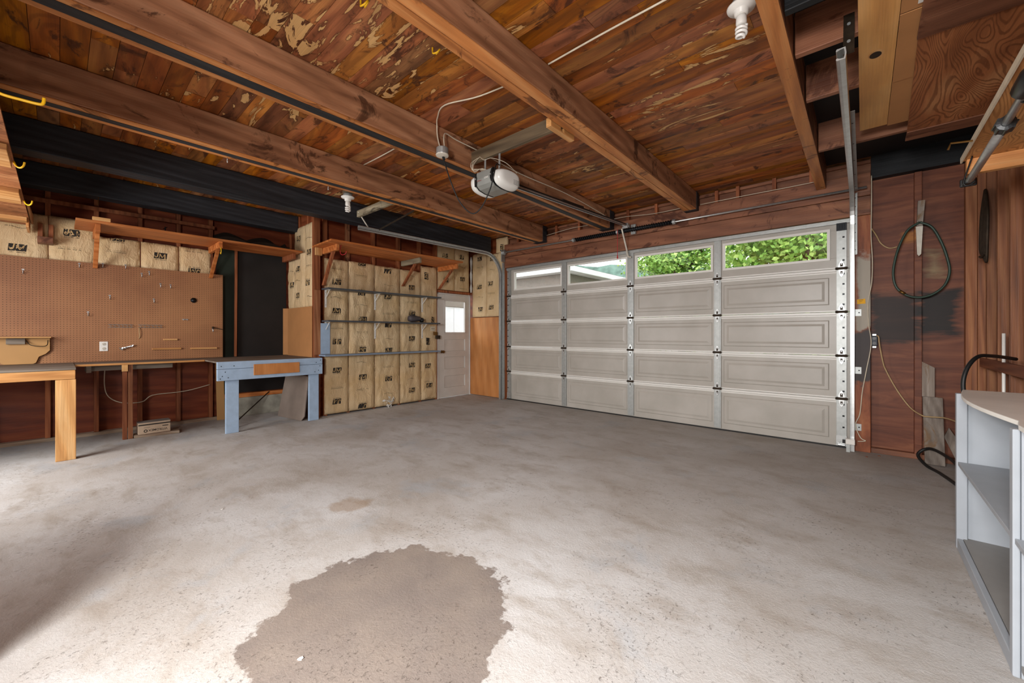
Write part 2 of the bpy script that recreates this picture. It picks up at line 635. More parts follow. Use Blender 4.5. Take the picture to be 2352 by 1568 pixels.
# concrete floor with a damp patch, trowel marks and pits
t = NT('worn concrete slab')
ob = t.n('ShaderNodeNewGeometry').outputs['Position']
a = t.noise(ob, .9, 6, .6, .3)
b = t.noise(t.scale(ob, (1, 1.9, 1)), 2.4, 8, .68, .25)
c = t.noise(ob, 14, 6, .7)
col = t.mix(t.mapr(a, .36, .62, 0, 1), LIN('#c6c5c4'), LIN('#b0aaa4'))
col = t.mix(t.mapr(b, .49, .68, 0, .66), col, LIN('#9b9084'))
col = t.mix(t.mapr(t.noise(ob, 1.7, 6, .62, .3), .56, .68, 0, .55), col, LIN('#aab0b6'))
col = t.mix(t.mapr(c, .55, .75, 0, .4), col, LIN('#8a7a6a'))
sx = t.sep(ob)
warm = t.mapr(t.math('ADD', sx[1], t.math('MULTIPLY', sx[0], .35)), 1.6, 5.2, 0, .45)
col = t.mix(warm, col, LIN('#9a8f84'))
wob = t.math('MULTIPLY', t.math('SUBTRACT', t.noise(ob, 5.5, 6, .62), .5), .36)
dx = t.math('ADD', sx[0], 1.55)
dy = t.math('SUBTRACT', sx[1], .95)
rr = t.math('ADD', t.math('SQRT', t.math('ADD', t.math('MULTIPLY', dx, dx), t.math('MULTIPLY', dy, dy))), wob)
damp = t.mapr(rr, .525, .54, 1, 0)
dampc = t.mix(t.mapr(t.noise(ob, 4, 5), .35, .65, 0, 1), LIN('#877b71'), LIN('#786d66'))
col = t.mix(t.math('MULTIPLY', damp, .92), col, dampc)
dx2 = t.math('ADD', sx[0], 2.75)
dy2 = t.math('SUBTRACT', sx[1], 1.37)
r2 = t.math('ADD', t.math('SQRT', t.math('ADD', t.math('MULTIPLY', dx2, dx2), t.math('MULTIPLY', dy2, dy2))), wob)
col = t.mix(t.mapr(r2, .1, .16, .55, 0), col, LIN('#9a8166'))
# pits: streaky along the trowel direction, gathered in patches
pv = t.scale(t.vmath('ADD', ob, (0, 0, 0)), (64, 46, 1))
pit = t.noise(pv, 1, 6, .75, .4)
patch = t.noise(ob, 2.1, 4, .6)
pm = t.math('MULTIPLY', t.mapr(pit, .575, .66, 0, 1), t.mapr(patch, .47, .6, .05, 1))
col = t.mix(t.math('MULTIPLY', pm, .6), col, LIN('#5d4d40'))
arc = t.n('ShaderNodeTexWave', wave_type='RINGS', rings_direction='Z')
t.L(t.vmath('ADD', ob, (1.3, -2.2, 0)), arc.inputs['Vector'])
arc.inputs['Scale'].default_value = 1.1
arc.inputs['Distortion'].default_value = 7
arc.inputs['Detail'].default_value = 3
h = t.math('ADD', t.math('MULTIPLY', c, .22), t.math('MULTIPLY', pm, -.8))
h = t.math('ADD', h, t.math('MULTIPLY', t.noise(ob, 75, 5, .75), .5))
h = t.math('ADD', h, t.math('MULTIPLY', t.mapr(arc.outputs['Fac'], .9, 1, 0, 1), .07))
M['floor'] = t.done(col, t.mapr(damp, 0, 1, .78, .6), t.bump(h, .6, .01), 0, .3)

# right jamb: brown timber with patches of white and black paint
t = NT('jamb with old paint')
sx = t.sep(t.n('ShaderNodeNewGeometry').outputs['Position'])
ob = t.tc.outputs['Object']
wn = t.noise(t.scale(ob, (10, 10, 1.5)), 1, 5, .6, 1)
bc = t.ramp(wn, [(.3, LIN('#5a2a14')), (.5, LIN('#8a4a28')), (.7, LIN('#a5663e'))])
ed = t.math('MULTIPLY', t.math('SUBTRACT', t.noise(ob, 6, 5, .6), .5), .5)
zz = t.math('ADD', sx[2], ed)
wm = t.math('MULTIPLY', t.mapr(zz, 1.24, 1.3, 0, 1), t.mapr(zz, 2.02, 2.1, 1, 0))
wm = t.math('MULTIPLY', wm, t.mapr(t.math('ADD', sx[0], t.math('MULTIPLY', ed, .2)), -.055, -.03, 0, 1))
bc = t.mix(t.math('MULTIPLY', wm, .9), bc, LIN('#a8a294'))
bm = t.math('MULTIPLY', t.mapr(zz, .7, .74, 0, 1), t.mapr(zz, 1.2, 1.26, 1, 0))
bc = t.mix(t.math('MULTIPLY', bm, .92), bc, LIN('#2b2c2e'))
M['jamb'] = t.done(bc, .55, t.bump(wn, .2, .005))

# sheathing right of the garage door with brushed-on black and cream paint
t = NT('sheathing with black paint patches')
geo = t.n('ShaderNodeNewGeometry')
sx = t.sep(geo.outputs['Position'])
ob = t.tc.outputs['Object']
wn = t.noise(t.scale(ob, (1.2, 8, 9)), 1, 6, .6, 1.5)
bc = t.ramp(wn, [(.25, LIN('#4a2213')), (.5, LIN('#6f3c25')), (.78, LIN('#8c5638'))])
st = t.math('MULTIPLY', t.math('SUBTRACT', t.noise(t.scale(ob, (1.3, 1, 9)), 2, 5, .65, .8), .5), .5)
ed = t.math('ADD', st, t.math('MULTIPLY', t.math('SUBTRACT', t.noise(ob, 4, 5), .5), .25))


def patch_mask(cx_, cz_, hx, hz, soft=.03):
    ax_ = t.math('SUBTRACT', t.math('ABSOLUTE', t.math('SUBTRACT', sx[0], cx_)), hx)
    az_ = t.math('SUBTRACT', t.math('ABSOLUTE', t.math('SUBTRACT', sx[2], cz_)), hz)
    return t.mapr(t.math('ADD', t.math('MAXIMUM', ax_, az_), t.math('MULTIPLY', ed, .45)), -soft, soft, 1, 0)


m1 = patch_mask(.24, 1.38, .17, .24)
m2 = patch_mask(.54, 1.42, .12, .2)
bc = t.mix(t.math('MULTIPLY', m1, .9), bc, LIN('#17100d'))
bc = t.mix(t.math('MULTIPLY', m2, .95), bc, LIN('#0b0908'))
m3 = patch_mask(.52, 1.9, .03, .1, .05)
bc = t.mix(t.math('MULTIPLY', m3, .55), bc, LIN('#a49a72'))
m4 = patch_mask(.35, 2.2, .035, .04, .03)
bc = t.mix(t.math('MULTIPLY', m4, .7), bc, LIN('#b0722c'))
spk = t.voro(ob, 30)
bc = t.mix(t.mapr(spk, .02, .04, .5, 0), bc, LIN('#b89a78'))
M['sheath_paint'] = t.done(bc, .55, t.bump(wn, .15, .004))

# ================================================================ THE SETTING
# room: X from -7.02 (bench wall) to .86 (right wall), Y from -1.6 (back) to 5.6 (garage-door wall), deck underside at 3.05
DECK = 3.05
WX = -7.02      # sheathing of the bench wall
JY = 2.47       # jog in the left wall
SX = -6.09      # sheathing of the shelf wall
FY = 5.6        # sheathing of the garage-door wall
RX = .86


def struct(o, label, cat):
    return tag(o, label, cat, None, 'structure')


def root(name, label, cat, loc=(0, 0, 0)):
    return thing(name, label, cat, loc, None, 'structure')


# floor
mb = MB()
mb.box(-7.3, 1.1, -1.8, 5.72, -.12, 0)
struct(mb.build('floor', M['floor']), 'worn concrete garage floor with a round damp patch', 'floor')

# ceiling: individual planks running along X
mb = MB()
y = -1.62
k = 0
while y < 5.6:
    x = -7.05 - rnd.random() * 1.2
    while x < .86:
        L_ = rnd.uniform(.9, 2.6)
        dz = rnd.uniform(0, .004)
        mb.box(max(x, -7.05), min(x + L_, .86), y + .0012, y + .1238, DECK + dz, DECK + .02)
        x += L_ + .002
        if x + .02 > .86:
            break
    y += .125
    k += 1
ceil = mb.build('ceiling', M['deck'])
struct(ceil, 'red brown plank ceiling with water stains and peeled pale patches', 'ceiling')
mb = MB()
mb.box(-7.2, 1.0, -1.75, 5.72, DECK + .022, DECK + .06)
mb.build('roof_sheathing', M['deck_plain'], ceil)

# bench wall (left, far side)
wl = root('wall_left', 'red brown stud wall behind the workbench and pegboard', 'wall', (WX, .4, 0))
mb = MB()
mb.box(WX - .03, WX, -1.6, JY + .1, 0, DECK)
mb.build('sheathing', M['sheath'], wl)
for y0 in (-1.55, -1.0, -.5, -.103, .279, .668, 1.049, 1.405):
    mb = MB()
    mb.box(WX, WX + .085, y0, y0 + .042, .042, DECK - .005)
    mb.build('stud', M['stud'], wl, bevel=.003)
mb = MB()
mb.box(WX, WX + .084, -1.6, 1.5, 0, .04)
mb.build('sill_plate', M['dust_sill'], wl, bevel=.004)
mb = MB()
mb.box(WX + .0855, WX + .125, -1.6, 1.46, 2.70, 2.745)
mb.build('top_plate', M['stud'], wl, bevel=.003)
mb = MB()
mb.box(WX + .002, WX + .084, 1.6, JY - .01, 0, .275)
mb.build('stub_wall', M['concrete_stub'], wl, bevel=.006)
mb = MB()
mb.box(WX + .002, WX + .084, 1.6, JY - .02, .277, .335)
mb.build('sill_board', M['shelf_y'], wl, bevel=.003)

# jog: short return wall facing the back of the room
wj = root('wall_return', 'short return wall with paper insulation over cardboard', 'wall', (-6.5, JY, 0))
mb = MB()
mb.box(WX, SX, JY + .03, JY + .06, 0, DECK)
mb.build('sheathing', M['sheath_x'], wj)
for x0 in (-7.0, -6.62, -6.27):
    mb = MB()
    mb.box(x0, x0 + .042, JY - .005, JY + .03, 0, DECK - .005)
    mb.build('stud', M['stud'], wj, bevel=.003)
for x0, y0, m in ((-5.985, JY - .04, 'stud'), (-6.03, JY - .03, 'stud')):
    mb = MB()
    mb.box(x0, x0 + .042, y0, y0 + .09, 0, DECK - .005)
    mb.build('corner_post', M[m], wj, bevel=.003)

# shelf wall
ws = root('wall_shelves', 'stud wall behind the wall shelves and the white side door', 'wall', (SX, 4, 0))
mb = MB()
mb.box(SX - .03, SX, JY + .06, 4.70, 0, DECK)
mb.box(SX - .03, SX, 4.70, FY, 2.03, DECK)
mb.build('sheathing', M['sheath'], ws)
for y0 in (2.61, 2.955, 3.39, 3.86, 4.295, 4.655, 5.12):
    mb = MB()
    mb.box(SX, SX + .085, y0, y0 + .04, (2.06 if y0 > 5 else .002), DECK - .005)
    mb.build('stud', M['stud_old' if y0 in (2.955,) else 'stud'], ws, bevel=.003)
mb = MB()
mb.box(SX + .002, SX + .098, 4.70, 5.52, 2.01, 2.055)
mb.build('door_header', M['rusty'] if False else M['stud'], ws, bevel=.003)

# garage-door wall
wf = root('wall_front', 'timber wall around the garage door with a double header', 'wall', (-2.5, FY, 0))
mb = MB()
mb.box(-6.1, -5.03, FY, FY + .03, 0, DECK)
mb.build('sheathing', M['sheath_x'], wf)
mb = MB()
mb.box(.06, RX, FY, FY + .03, .0, DECK)
mb.build('sheathing', M['sheath_paint'], wf)
mb = MB()
mb.box(-5.03, .06, FY, FY + .03, 2.88, DECK)
mb.build('sheathing', M['header'], wf)
mb = MB()
mb.box(-5.03, .06, 5.51, FY - .002, 2.455, 2.648)
mb.build('lower_header', M['header'], wf, bevel=.004)
mb = MB()
mb.box(-5.03, .06, 5.5, FY - .002, 2.652, 2.885)
mb.build('upper_header', M['header'], wf, bevel=.004)
for x0 in (-4.75, -4.35, -3.9, -3.45, -2.62, -2.2, -1.75, -1.42, -1.18, -.8, -.45):
    mb = MB()
    mb.box(x0, x0 + .04, 5.53, FY - .002, 2.887, DECK - .004)
    mb.build('cripple_stud', M['stud'], wf, bevel=.002)
mb = MB()
mb.box(-5.03, -4.3, 5.545, FY - .002, 2.99, 3.02)
mb.box(-4.3, .06, 5.56, FY - .002, 3.0, 3.03)
mb.build('nailer', M['header'], wf)
mb = MB()
mb.box(-.092, .06, 5.505, FY - .002, 0, 2.45)
mb.build('jamb_post', M['jamb'], wf, bevel=.004)
mb = MB()
mb.box(-5.07, -5.03, 5.51, FY - .002, 0, 2.45)
mb.build('jamb_post', M['stud'], wf, bevel=.004)
mb = MB()
mb.box(.378, .43, 5.52, FY - .001, .05, 2.80)
mb.build('stud', M['sheath_paint'], wf, bevel=.003)
mb = MB()
mb.box(.062, RX, 5.5, FY - .001, 2.815, DECK - .004)
mb.build('rim_board', M['black_x'], wf, bevel=.003)
mb = MB()
mb.box(.062, RX, 5.53, FY - .001, 0, .05)
mb.build('sill_plate', M['header'], wf, bevel=.003)
mb = MB()
mb.box(.71, .80, 5.515, FY - .001, .05, 2.81)
mb.build('corner_post', M['right_stud'], wf, bevel=.003)

# right wall with open studs
wr = root('wall_right', 'open stud wall at the right with lit stud edges', 'wall', (RX, 3, 0))
mb = MB()
mb.box(RX, RX + .03, -1.6, 5.63, 0, DECK)
mb.build('sheathing', M['right_sheath'], wr)
for y0 in (5.38, 5.04, 4.69, 4.34, 4.0, 3.62, 3.24, 2.86, 2.48, 2.1, 1.6, 1.1, .6, .1):
    mb = MB()
    mb.box(.765, RX, y0, y0 + .042, .042, DECK - .01)
    mb.build('stud', M['right_stud'], wr, bevel=.003)
mb = MB()
mb.box(.765, RX, -1.6, 5.6, 0, .04)
mb.build('sill_plate', M['right_stud'], wr)
mb = MB()
mb.box(.74, .764, 2.2, 5.14, .945, 1.02)
mb.build('brace_board', M['right_sheath'], wr, bevel=.003)

# unseen back wall: two inferred window openings, one added for the fill light
mb = MB()
ops = [(-.96, -.60, 1.4, 2.1), (-.50, .06, 1.3, 2.2), (-5.65, -4.35, .9, 2.0)]
xs = [-7.05] + [v for o in sorted(ops) for v in o[:2]] + [.9]
for i in range(0, len(xs), 2):
    mb.box(xs[i], xs[i + 1], -1.66, -1.6, 0, DECK)
for x0, x1, z0, z1 in ops:
    mb.box(x0, x1, -1.66, -1.6, 0, z0)
    mb.box(x0, x1, -1.66, -1.6, z1, DECK)
struct(mb.build('wall_back', M['sheath_x']), 'unseen brown back wall with two window openings and an added fill light opening', 'wall')

# ---------------------------------------------------------------- ceiling beams
BG = 'heavy ceiling beams running to the garage door wall'


def beam(x0, x1, y0, y1, zb, label, mats, strip=None, bottom=None, endblock=None):
    th = thing('ceiling_beam', label, 'beam', ((x0 + x1) / 2, (y0 + y1) / 2, zb), BG)
    mb = MB()
    mb.box(x0, x1, y0, y1, zb, DECK - .001)
    mb.build('timber', mats, th, bevel=.008)
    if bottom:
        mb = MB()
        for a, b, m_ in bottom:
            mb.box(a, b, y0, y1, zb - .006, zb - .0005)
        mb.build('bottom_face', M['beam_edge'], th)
    if strip:
        mb = MB()
        mb.box(strip[0], strip[1], y0, y1, zb - .009, zb - .0005)
        mb.build('painted_strip', M['beam_strip'], th)
    if endblock:
        mb = MB()
        mb.box(x0 - .004, x1 + .004, endblock, y1, zb - .012, DECK - .0015)
        mb.build('black_end', M['black_beam'], th, bevel=.004)
    return th


beam(-.384, -.298, -1.58, 5.48, 2.80, 'narrow brown ceiling beam nearest the right wall', M['beam'], None,
     [(-.382, -.300, 0)], None)
a = beam(-1.756, -1.603, -1.58, 5.49, 2.83, 'thick split ceiling beam with brown sides, second from the right wall', M['beam'], None,
         [(-1.754, -1.69, 0), (-1.682, -1.605, 0)], 5.40)
beam(-2.985, -2.797, -1.58, 5.49, 2.795, 'ceiling beam with dark bottom strip beside the door opener', M['beam'], (-2.93, -2.85),
     [(-2.983, -2.931, 0), (-2.849, -2.799, 0)], 5.36)
beam(-4.248, -4.045, -1.58, 5.49, 2.79, 'ceiling beam with thin dark bottom strip above the hanging track', M['beam'], (-4.19, -4.125),
     [(-4.246, -4.191, 0), (-4.124, -4.047, 0)], 5.38)
beam(-5.49, -5.294, -1.58, 5.42, 2.775, 'charred black ceiling beam crossing above the wall shelves', M['black_beam'])
beam(-6.78, -6.59, -1.58, JY - .01, 2.80, 'charred black ceiling beam above the pegboard', M['black_beam'])

# joists of the right-hand bay (run across)
JG = 'joists across the right-hand ceiling bay'
for y0, lab, m in ((2.35, 'black painted joist nearest the camera in the right ceiling bay', 'black_x'),
                   (2.76, 'brown joist behind the black joist in the right ceiling bay', 'header'),
                   (3.345, 'brown joist across the dark bay behind the loose track end', 'header'),
                   (4.335, 'brown joist in the right ceiling bay closest to the garage door', 'header')):
    mb = MB()
    mb.box(-.29, RX - .002, y0, y0 + .045, 2.80, DECK - .002)
    tag(mb.build('ceiling_joist', M[m], bevel=.004), lab, 'joist', JG)

# tar paper laid over the right bay, dark between the joists
mb = MB()
mb.box(-.295, RX - .003, 2.0, 5.49, DECK - .012, DECK - .006)
struct(mb.build('trim_1', M['tar']), 'black roofing paper above the right-hand bay', 'roof lining')


# ================================================================ GARAGE DOOR (door_1)
gd = root('door_1', 'wide off-white sectional garage door with four glass panes along its top', 'garage door', (-2.53, 5.56, 0))
X0, X1 = -5.025, -.097
ZS = [.012, .527, .988, 1.459, 1.925, 2.447]
PX = [(-4.845, -3.79), (-3.665, -2.625), (-2.495, -1.455), (-1.33, -.275)]
STX = [(-5.0, -4.925), (-3.782, -3.69), (-2.613, -2.52), (-1.436, -1.354), (-.215, -.13)]
YF = 5.575
sections = []
for i in range(5):
    z0, z1 = ZS[i] + .002, ZS[i + 1] - .002
    mb = MB()
    if i < 4:
        mb.box(X0, X1, YF, YF + .04, z0, z1)
        for a, b in PX:
            zz0, zz1 = z0 + .075, z1 - .085
            # moulded frame and raised field
            mb.frustum(a, b, zz0, zz1, YF + .001, YF - .008, .012)
            mb.frustum(a + .035, b - .035, zz0 + .035, zz1 - .035, YF - .006, YF - .016, .045 if False else .03)
    else:
        wz0, wz1 = 2.045, 2.345
        mb.box(X0, X1, YF, YF + .04, z0, wz0)
        mb.box(X0, X1, YF, YF + .04, wz1, z1)
        xs = [X0] + [v for p in PX for v in (p[0] + .015, p[1] - .015)] + [X1]
        for q in range(0, len(xs), 2):
            mb.box(xs[q], xs[q + 1], YF, YF + .04, wz0, wz1)
    # ridges along the joint, made whiter to paint in the light on their lip
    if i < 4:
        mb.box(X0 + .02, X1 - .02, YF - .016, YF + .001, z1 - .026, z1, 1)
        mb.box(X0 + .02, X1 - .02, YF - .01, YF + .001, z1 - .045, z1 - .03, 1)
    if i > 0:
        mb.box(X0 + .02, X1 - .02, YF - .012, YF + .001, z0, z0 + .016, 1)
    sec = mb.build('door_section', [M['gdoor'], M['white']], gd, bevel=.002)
    sections.append(sec)
    sec['label'] = ['bottom plain section', 'second section', 'middle section', 'fourth section', 'top section with glass panes'][i]
    for j, (a, b) in enumerate(STX):
        mb = MB()
        end = j in (0, 4)
        zb, zt = z0 + .012, z1 - .012
        mb.box(a, b, YF - (.022 if end else .019), YF - .0005, zb, zt)
        if end:                      # stamped square holes along the edge stile
            hx = a + .05 if j == 4 else a + .006
            n_ = 4
            for q in range(n_):
                zc = zb + (q + .6) * (zt - zb) / n_
                mb.box(hx, hx + .018, YF - .0235, YF - .0215, zc - .009, zc + .009, 1)
        else:
            mb.box(a + .012, b - .012, YF - .0215, YF - .018, zb, zt)
        mb.build('stile', [M['galv_matt'] if True else M['gdoor'], M['steel_dark']], sec, bevel=.0015)
top = sections[4]
for a, b in PX:
    mb = MB()
    a0, b0 = a + .015, b - .015
    z0, z1 = 2.045, 2.345
    fr = .022
    for q in ((a0 - fr, b0 + fr, z0 - fr, z0 + .006), (a0 - fr, b0 + fr, z1 - .006, z1 + fr),
              (a0 - fr, a0 + .006, z0, z1), (b0 - .006, b0 + fr, z0, z1)):
        mb.box(q[0], q[1], YF - .014, YF - .0005, q[2], q[3])
    mb.build('window_frame', M['white'], top, bevel=.003)
    mb = MB()
    mb.box(a0 - .001, b0 + .001, YF + .012, YF + .016, z0 - .001, z1 + .001)
    mb.build('window_pane', M['glass'], top)
mb = MB()
mb.box(X0, X1, YF - .012, YF + .035, .0, .013)
mb.build('bottom_seal', M['black'], gd)
mb = MB()
mb.box(X0 + .01, X1 - .002, YF - .035, YF - .0225, 2.405, 2.445)
mb.box(X0 + .01, X1 - .002, YF - .037, YF - .0345, 2.432, 2.447)
mb.build('top_reinforcing_bar', M['galv_matt'], gd, bevel=.002)


def hinge_mesh():
    mb = MB()
    fn = lambda a, b, t_: (a, -t_, b)
    mb.prism([(-.028, .004), (.028, .004), (.028, .03), (.014, .07), (0, .09), (-.014, .07), (-.028, .03)], fn, 0, .005)
    mb.prism([(-.028, -.004), (-.014, -.075), (0, -.095), (.014, -.075), (.028, -.004)], fn, 0, .005)
    mb.lathe([(.009, -.052), (.009, .052)], (0, -.012, 0), 'X', 10, 1)
    mb.box(-.05, .05, -.008, 0, -.014, .014, 1)
    mb.box(-.012, .012, -.0065, -.004, .02, .055, 1)
    mb.box(-.01, .01, -.0065, -.004, -.06, -.03, 1)
    for q in (-.05, .045):
        mb.lathe([(.006, 0), (.006, .004)], (0, -.009, q), 'Y', 8)
    return mb


pro = hinge_mesh().build('hinge', [M['galv'], M['rusty']], None, bevel=.0012, org=(0, 0, 0))
pro['_org'] = (0, 0, 0)
first = True
for j, (a, b) in enumerate(STX):
    for z in ZS[1:5]:
        h_ = pro if first else pro.copy()
        if not first:
            COL.objects.link(h_)
        first = False
        h_.parent = gd
        h_.location = Vector(((a + b) / 2, YF - .0235, z)) - Vector(gd['_org'])
for j, nm in ((0, 'left'), (4, 'right')):
    a, b = STX[j]
    mb = MB()
    mb.box(a - .004, b + .004, YF - .032, YF - .0235, .02, .13)
    mb.box(a + .02, a + .03, YF - .036, YF - .031, .05, .07)
    mb.lathe([(.012, -.03), (.012, .03)], ((a + b) / 2, YF - .045, .035), 'X', 10)
    mb.build('bottom_bracket', M['galv'], gd, bevel=.002)
mb = MB()
a, b = STX[4]
mb.box(a, b, YF - .045, YF - .0235, 2.33, 2.41)
for q in range(3):
    mb.box(a + .008 + q * .022, a + .024 + q * .022, YF - .048, YF - .044, 2.34, 2.395)
mb.build('top_roller_bracket', M['steel_dark'], gd, bevel=.002)

# ================================================================ SIDE DOOR (door_2)
DX = -6.0
d2 = root('door_2', 'old white half-glazed side door beside the wall shelves', 'door', (DX, 5.1, 0))
mb = MB()
Y0, Y1 = 4.715, 5.5
wy0, wy1, wz0, wz1 = 4.87, 5.39, 1.245, 1.865
T = .04
mb.box(DX - T, DX, Y0, wy0, .01, 1.975)
mb.box(DX - T, DX, wy1, Y1, .01, 1.975)
mb.box(DX - T, DX, wy0, wy1, wz1, 1.975)
pz = [(.195, .415), (.55, .78), (.89, 1.115)]
zs = [.01] + [v for p in pz for v in p] + [wz0]
for i in range(0, len(zs), 2):
    mb.box(DX - T, DX, wy0, wy1, zs[i], zs[i + 1])
for z0, z1 in pz:
    mb.box(DX - T + .005, DX - .018, wy0, wy1, z0, z1)
mb.build('door_leaf', M['door_white'], d2, bevel=.004)
mb = MB()
for q in ((wy0 - .02, wy1 + .02, wz0 - .02, wz0 + .012), (wy0 - .02, wy1 + .02, wz1 - .012, wz1 + .02), (wy0 - .02, wy0 + .012, wz0, wz1), (wy1 - .012, wy1 + .02, wz0, wz1)):
    mb.box(DX + .0005, DX + .012, q[0], q[1], q[2], q[3])
mb.build('glazing_bead', M['door_white'], d2, bevel=.003)
mb = MB()
mb.box(DX - .026, DX - .022, wy0 - .001, wy1 + .001, wz0 - .001, wz1 + .001)
mb.build('window_pane', M['glass'], d2)
kb = MB()
kb.lathe([(.028, 0), (.028, .006), (.012, .01), (.011, .035), (.024, .042), (.028, .058), (.02, .07), (.004, .073)], (DX + .0006, 4.80, .885), 'X', 18)
kb.build('door_knob', M['brass'], d2, smooth=True)
for z in (.3, 1.68):
    mb = MB()
    mb.box(DX + .0006, DX + .006, 5.47, 5.505, z - .05, z + .05)
    mb.lathe([(.007, -.05), (.007, .05)], (DX + .01, 5.505, z), 'Z', 10)
    mb.build('hinge', M['door_white'], d2)
mb = MB()
mb.box(DX - .06, DX + .02, 4.698, 4.713, 0, 2.0)
mb.box(DX - .06, DX + .02, 5.503, 5.515, 0, 2.0)
mb.box(DX - .06, DX + .02, 4.698, 5.515, 1.98, 2.0)
mb.build('door_frame', M['door_white'], d2, bevel=.002)

# ================================================================ OUTDOORS (seen through the panes)
mb = MB()
mb.box(-45, 45, 5.75, 130, -.3, -.05)
mb.box(-45, -6.14, -4, 5.75, -.3, -.05)
struct(mb.build('trim_2', M['ground']), 'pale gravel yard outside the garage', 'ground')

hs = thing('neighbour_house', 'brown grey house with white eaves outside the left garage door panes', 'house', (-8, 14, -.05))
mb = MB()
mb.box(-18, -7.4, 11.2, 19, -.04, 3.24)
mb.build('wall', M['stucco'], hs)
mb = MB()
mb.box(-18.4, -6.99, 10.8, 19.4, 3.25, 3.43)
mb.build('eave', M['eave'], hs, bevel=.01)
mb = MB()
mb.prism([(-18.4, 3.435), (-6.99, 3.435), (-12.7, 3.9)], lambda a, b, t_: (a, t_, b), 10.8, 19.4)
mb.build('roof', M['stucco'], hs)
mb = MB()
mb.box(-9.6, -8.6, 11.17, 11.195, 1.2, 2.3)
mb.build('window', M['eave'], hs)

nb_ = thing('garden_wall', 'bright white siding outside the glass of the side door', 'wall', (-8.0, 7, -.05))
mb = MB()
for k in range(36):
    y0 = 4.2 + k * .2
    mb.box(-8.03, -8.0 + (.006 if k % 2 else 0), y0, y0 + .195, -.04, 1.92)
mb.build('siding', M['siding'], nb_)
mb = MB()
mb.box(-8.4, -7.97, 4.2, 12, 1.93, 2.5)
mb.build('eave', M['stucco'], nb_)
mb = MB()
mb.box(-7.95, -7.75, 5.35, 5.86, -.04, 1.925)
mb.build('post', M['stucco'], nb_)


def make_tree(loc, rad, height, n, label, seed):
    r = random.Random(seed)
    th = thing('leafy_tree', label, 'tree', loc)
    mb = MB()
    mb.tube([(loc[0], loc[1], loc[2]), (loc[0] + .1, loc[1], loc[2] + height * .35), (loc[0] - .1, loc[1] + .1, loc[2] + height * .7)], [.22, .17, .07], 10)
    for k in range(7):
        g = k * 2.4
        z = loc[2] + height * (.3 + .05 * k)
        mb.tube([(loc[0], loc[1], z), (loc[0] + rad * .4 * math.cos(g), loc[1] + rad * .4 * math.sin(g), z + .5), (loc[0] + rad * .75 * math.cos(g), loc[1] + rad * .75 * math.sin(g), z + .8)], [.08, .05, .02], 6)
    mb.build('trunk', M['bark'], th, smooth=True)
    mb = MB()
    cl_ = []
    for k in range(95):
        while True:
            q = Vector((r.uniform(-1, 1), r.uniform(-1, 1), r.uniform(-1, 1)))
            if q.length < 1:
                break
        q = q * (.55 + .45 * q.length)
        cl_.append(Vector((loc[0] + q.x * rad, loc[1] + q.y * rad, loc[2] + height * .55 + q.z * height * .45)))
    for k in range(n):
        c_ = r.choice(cl_)
        p = c_ + Vector((r.gauss(0, .26), r.gauss(0, .26), r.gauss(0, .2)))
        d = Vector((r.gauss(0, 1), r.gauss(0, 1), r.gauss(-.5, .6))).normalized()
        s_ = d.cross(Vector((r.gauss(0, 1), r.gauss(0, 1), r.gauss(0, 1)))).normalized()
        L_ = r.uniform(.09, .16)
        b = len(mb.v)
        mb.v += [tuple(p), tuple(p + d * L_ * .5 + s_ * L_ * .3), tuple(p + d * L_), tuple(p + d * L_ * .5 - s_ * L_ * .3)]
        mb.face((b, b + 1, b + 2, b + 3))
    f = mb.build('foliage', M['leaf'], th)
    return th


make_tree((-.9, 10.6, -.05), 1.9, 5.6, 26000, 'bright green tree filling the rightmost garage door pane', 3)
make_tree((-4.3, 13.2, -.05), 1.5, 5.8, 15000, 'pale green tree outside the third garage door pane', 5)
hl = MB()
N = 60
for k in range(N + 1):
    x = -330 + k * 9
    hgt = 39.5 + 4 * noise.noise((x * .012, 3, 0)) + 2.5 * noise.noise((x * .06, 7, 0)) + 1.2 * noise.noise((x * .3, 1, 0)) - .1 * (x + 100)
    hl.v += [(x, 190, -.3), (x, 190 + 30, max(3, hgt)), (x, 260, -.3)]
for k in range(N):
    b = k * 3
    hl.face((b, b + 3, b + 4, b + 1))
    hl.face((b + 1, b + 4, b + 5, b + 2))
tag(hl.build('forested_hill', M['hill']), 'blue green wooded hill ridge far beyond the yard', 'hill')

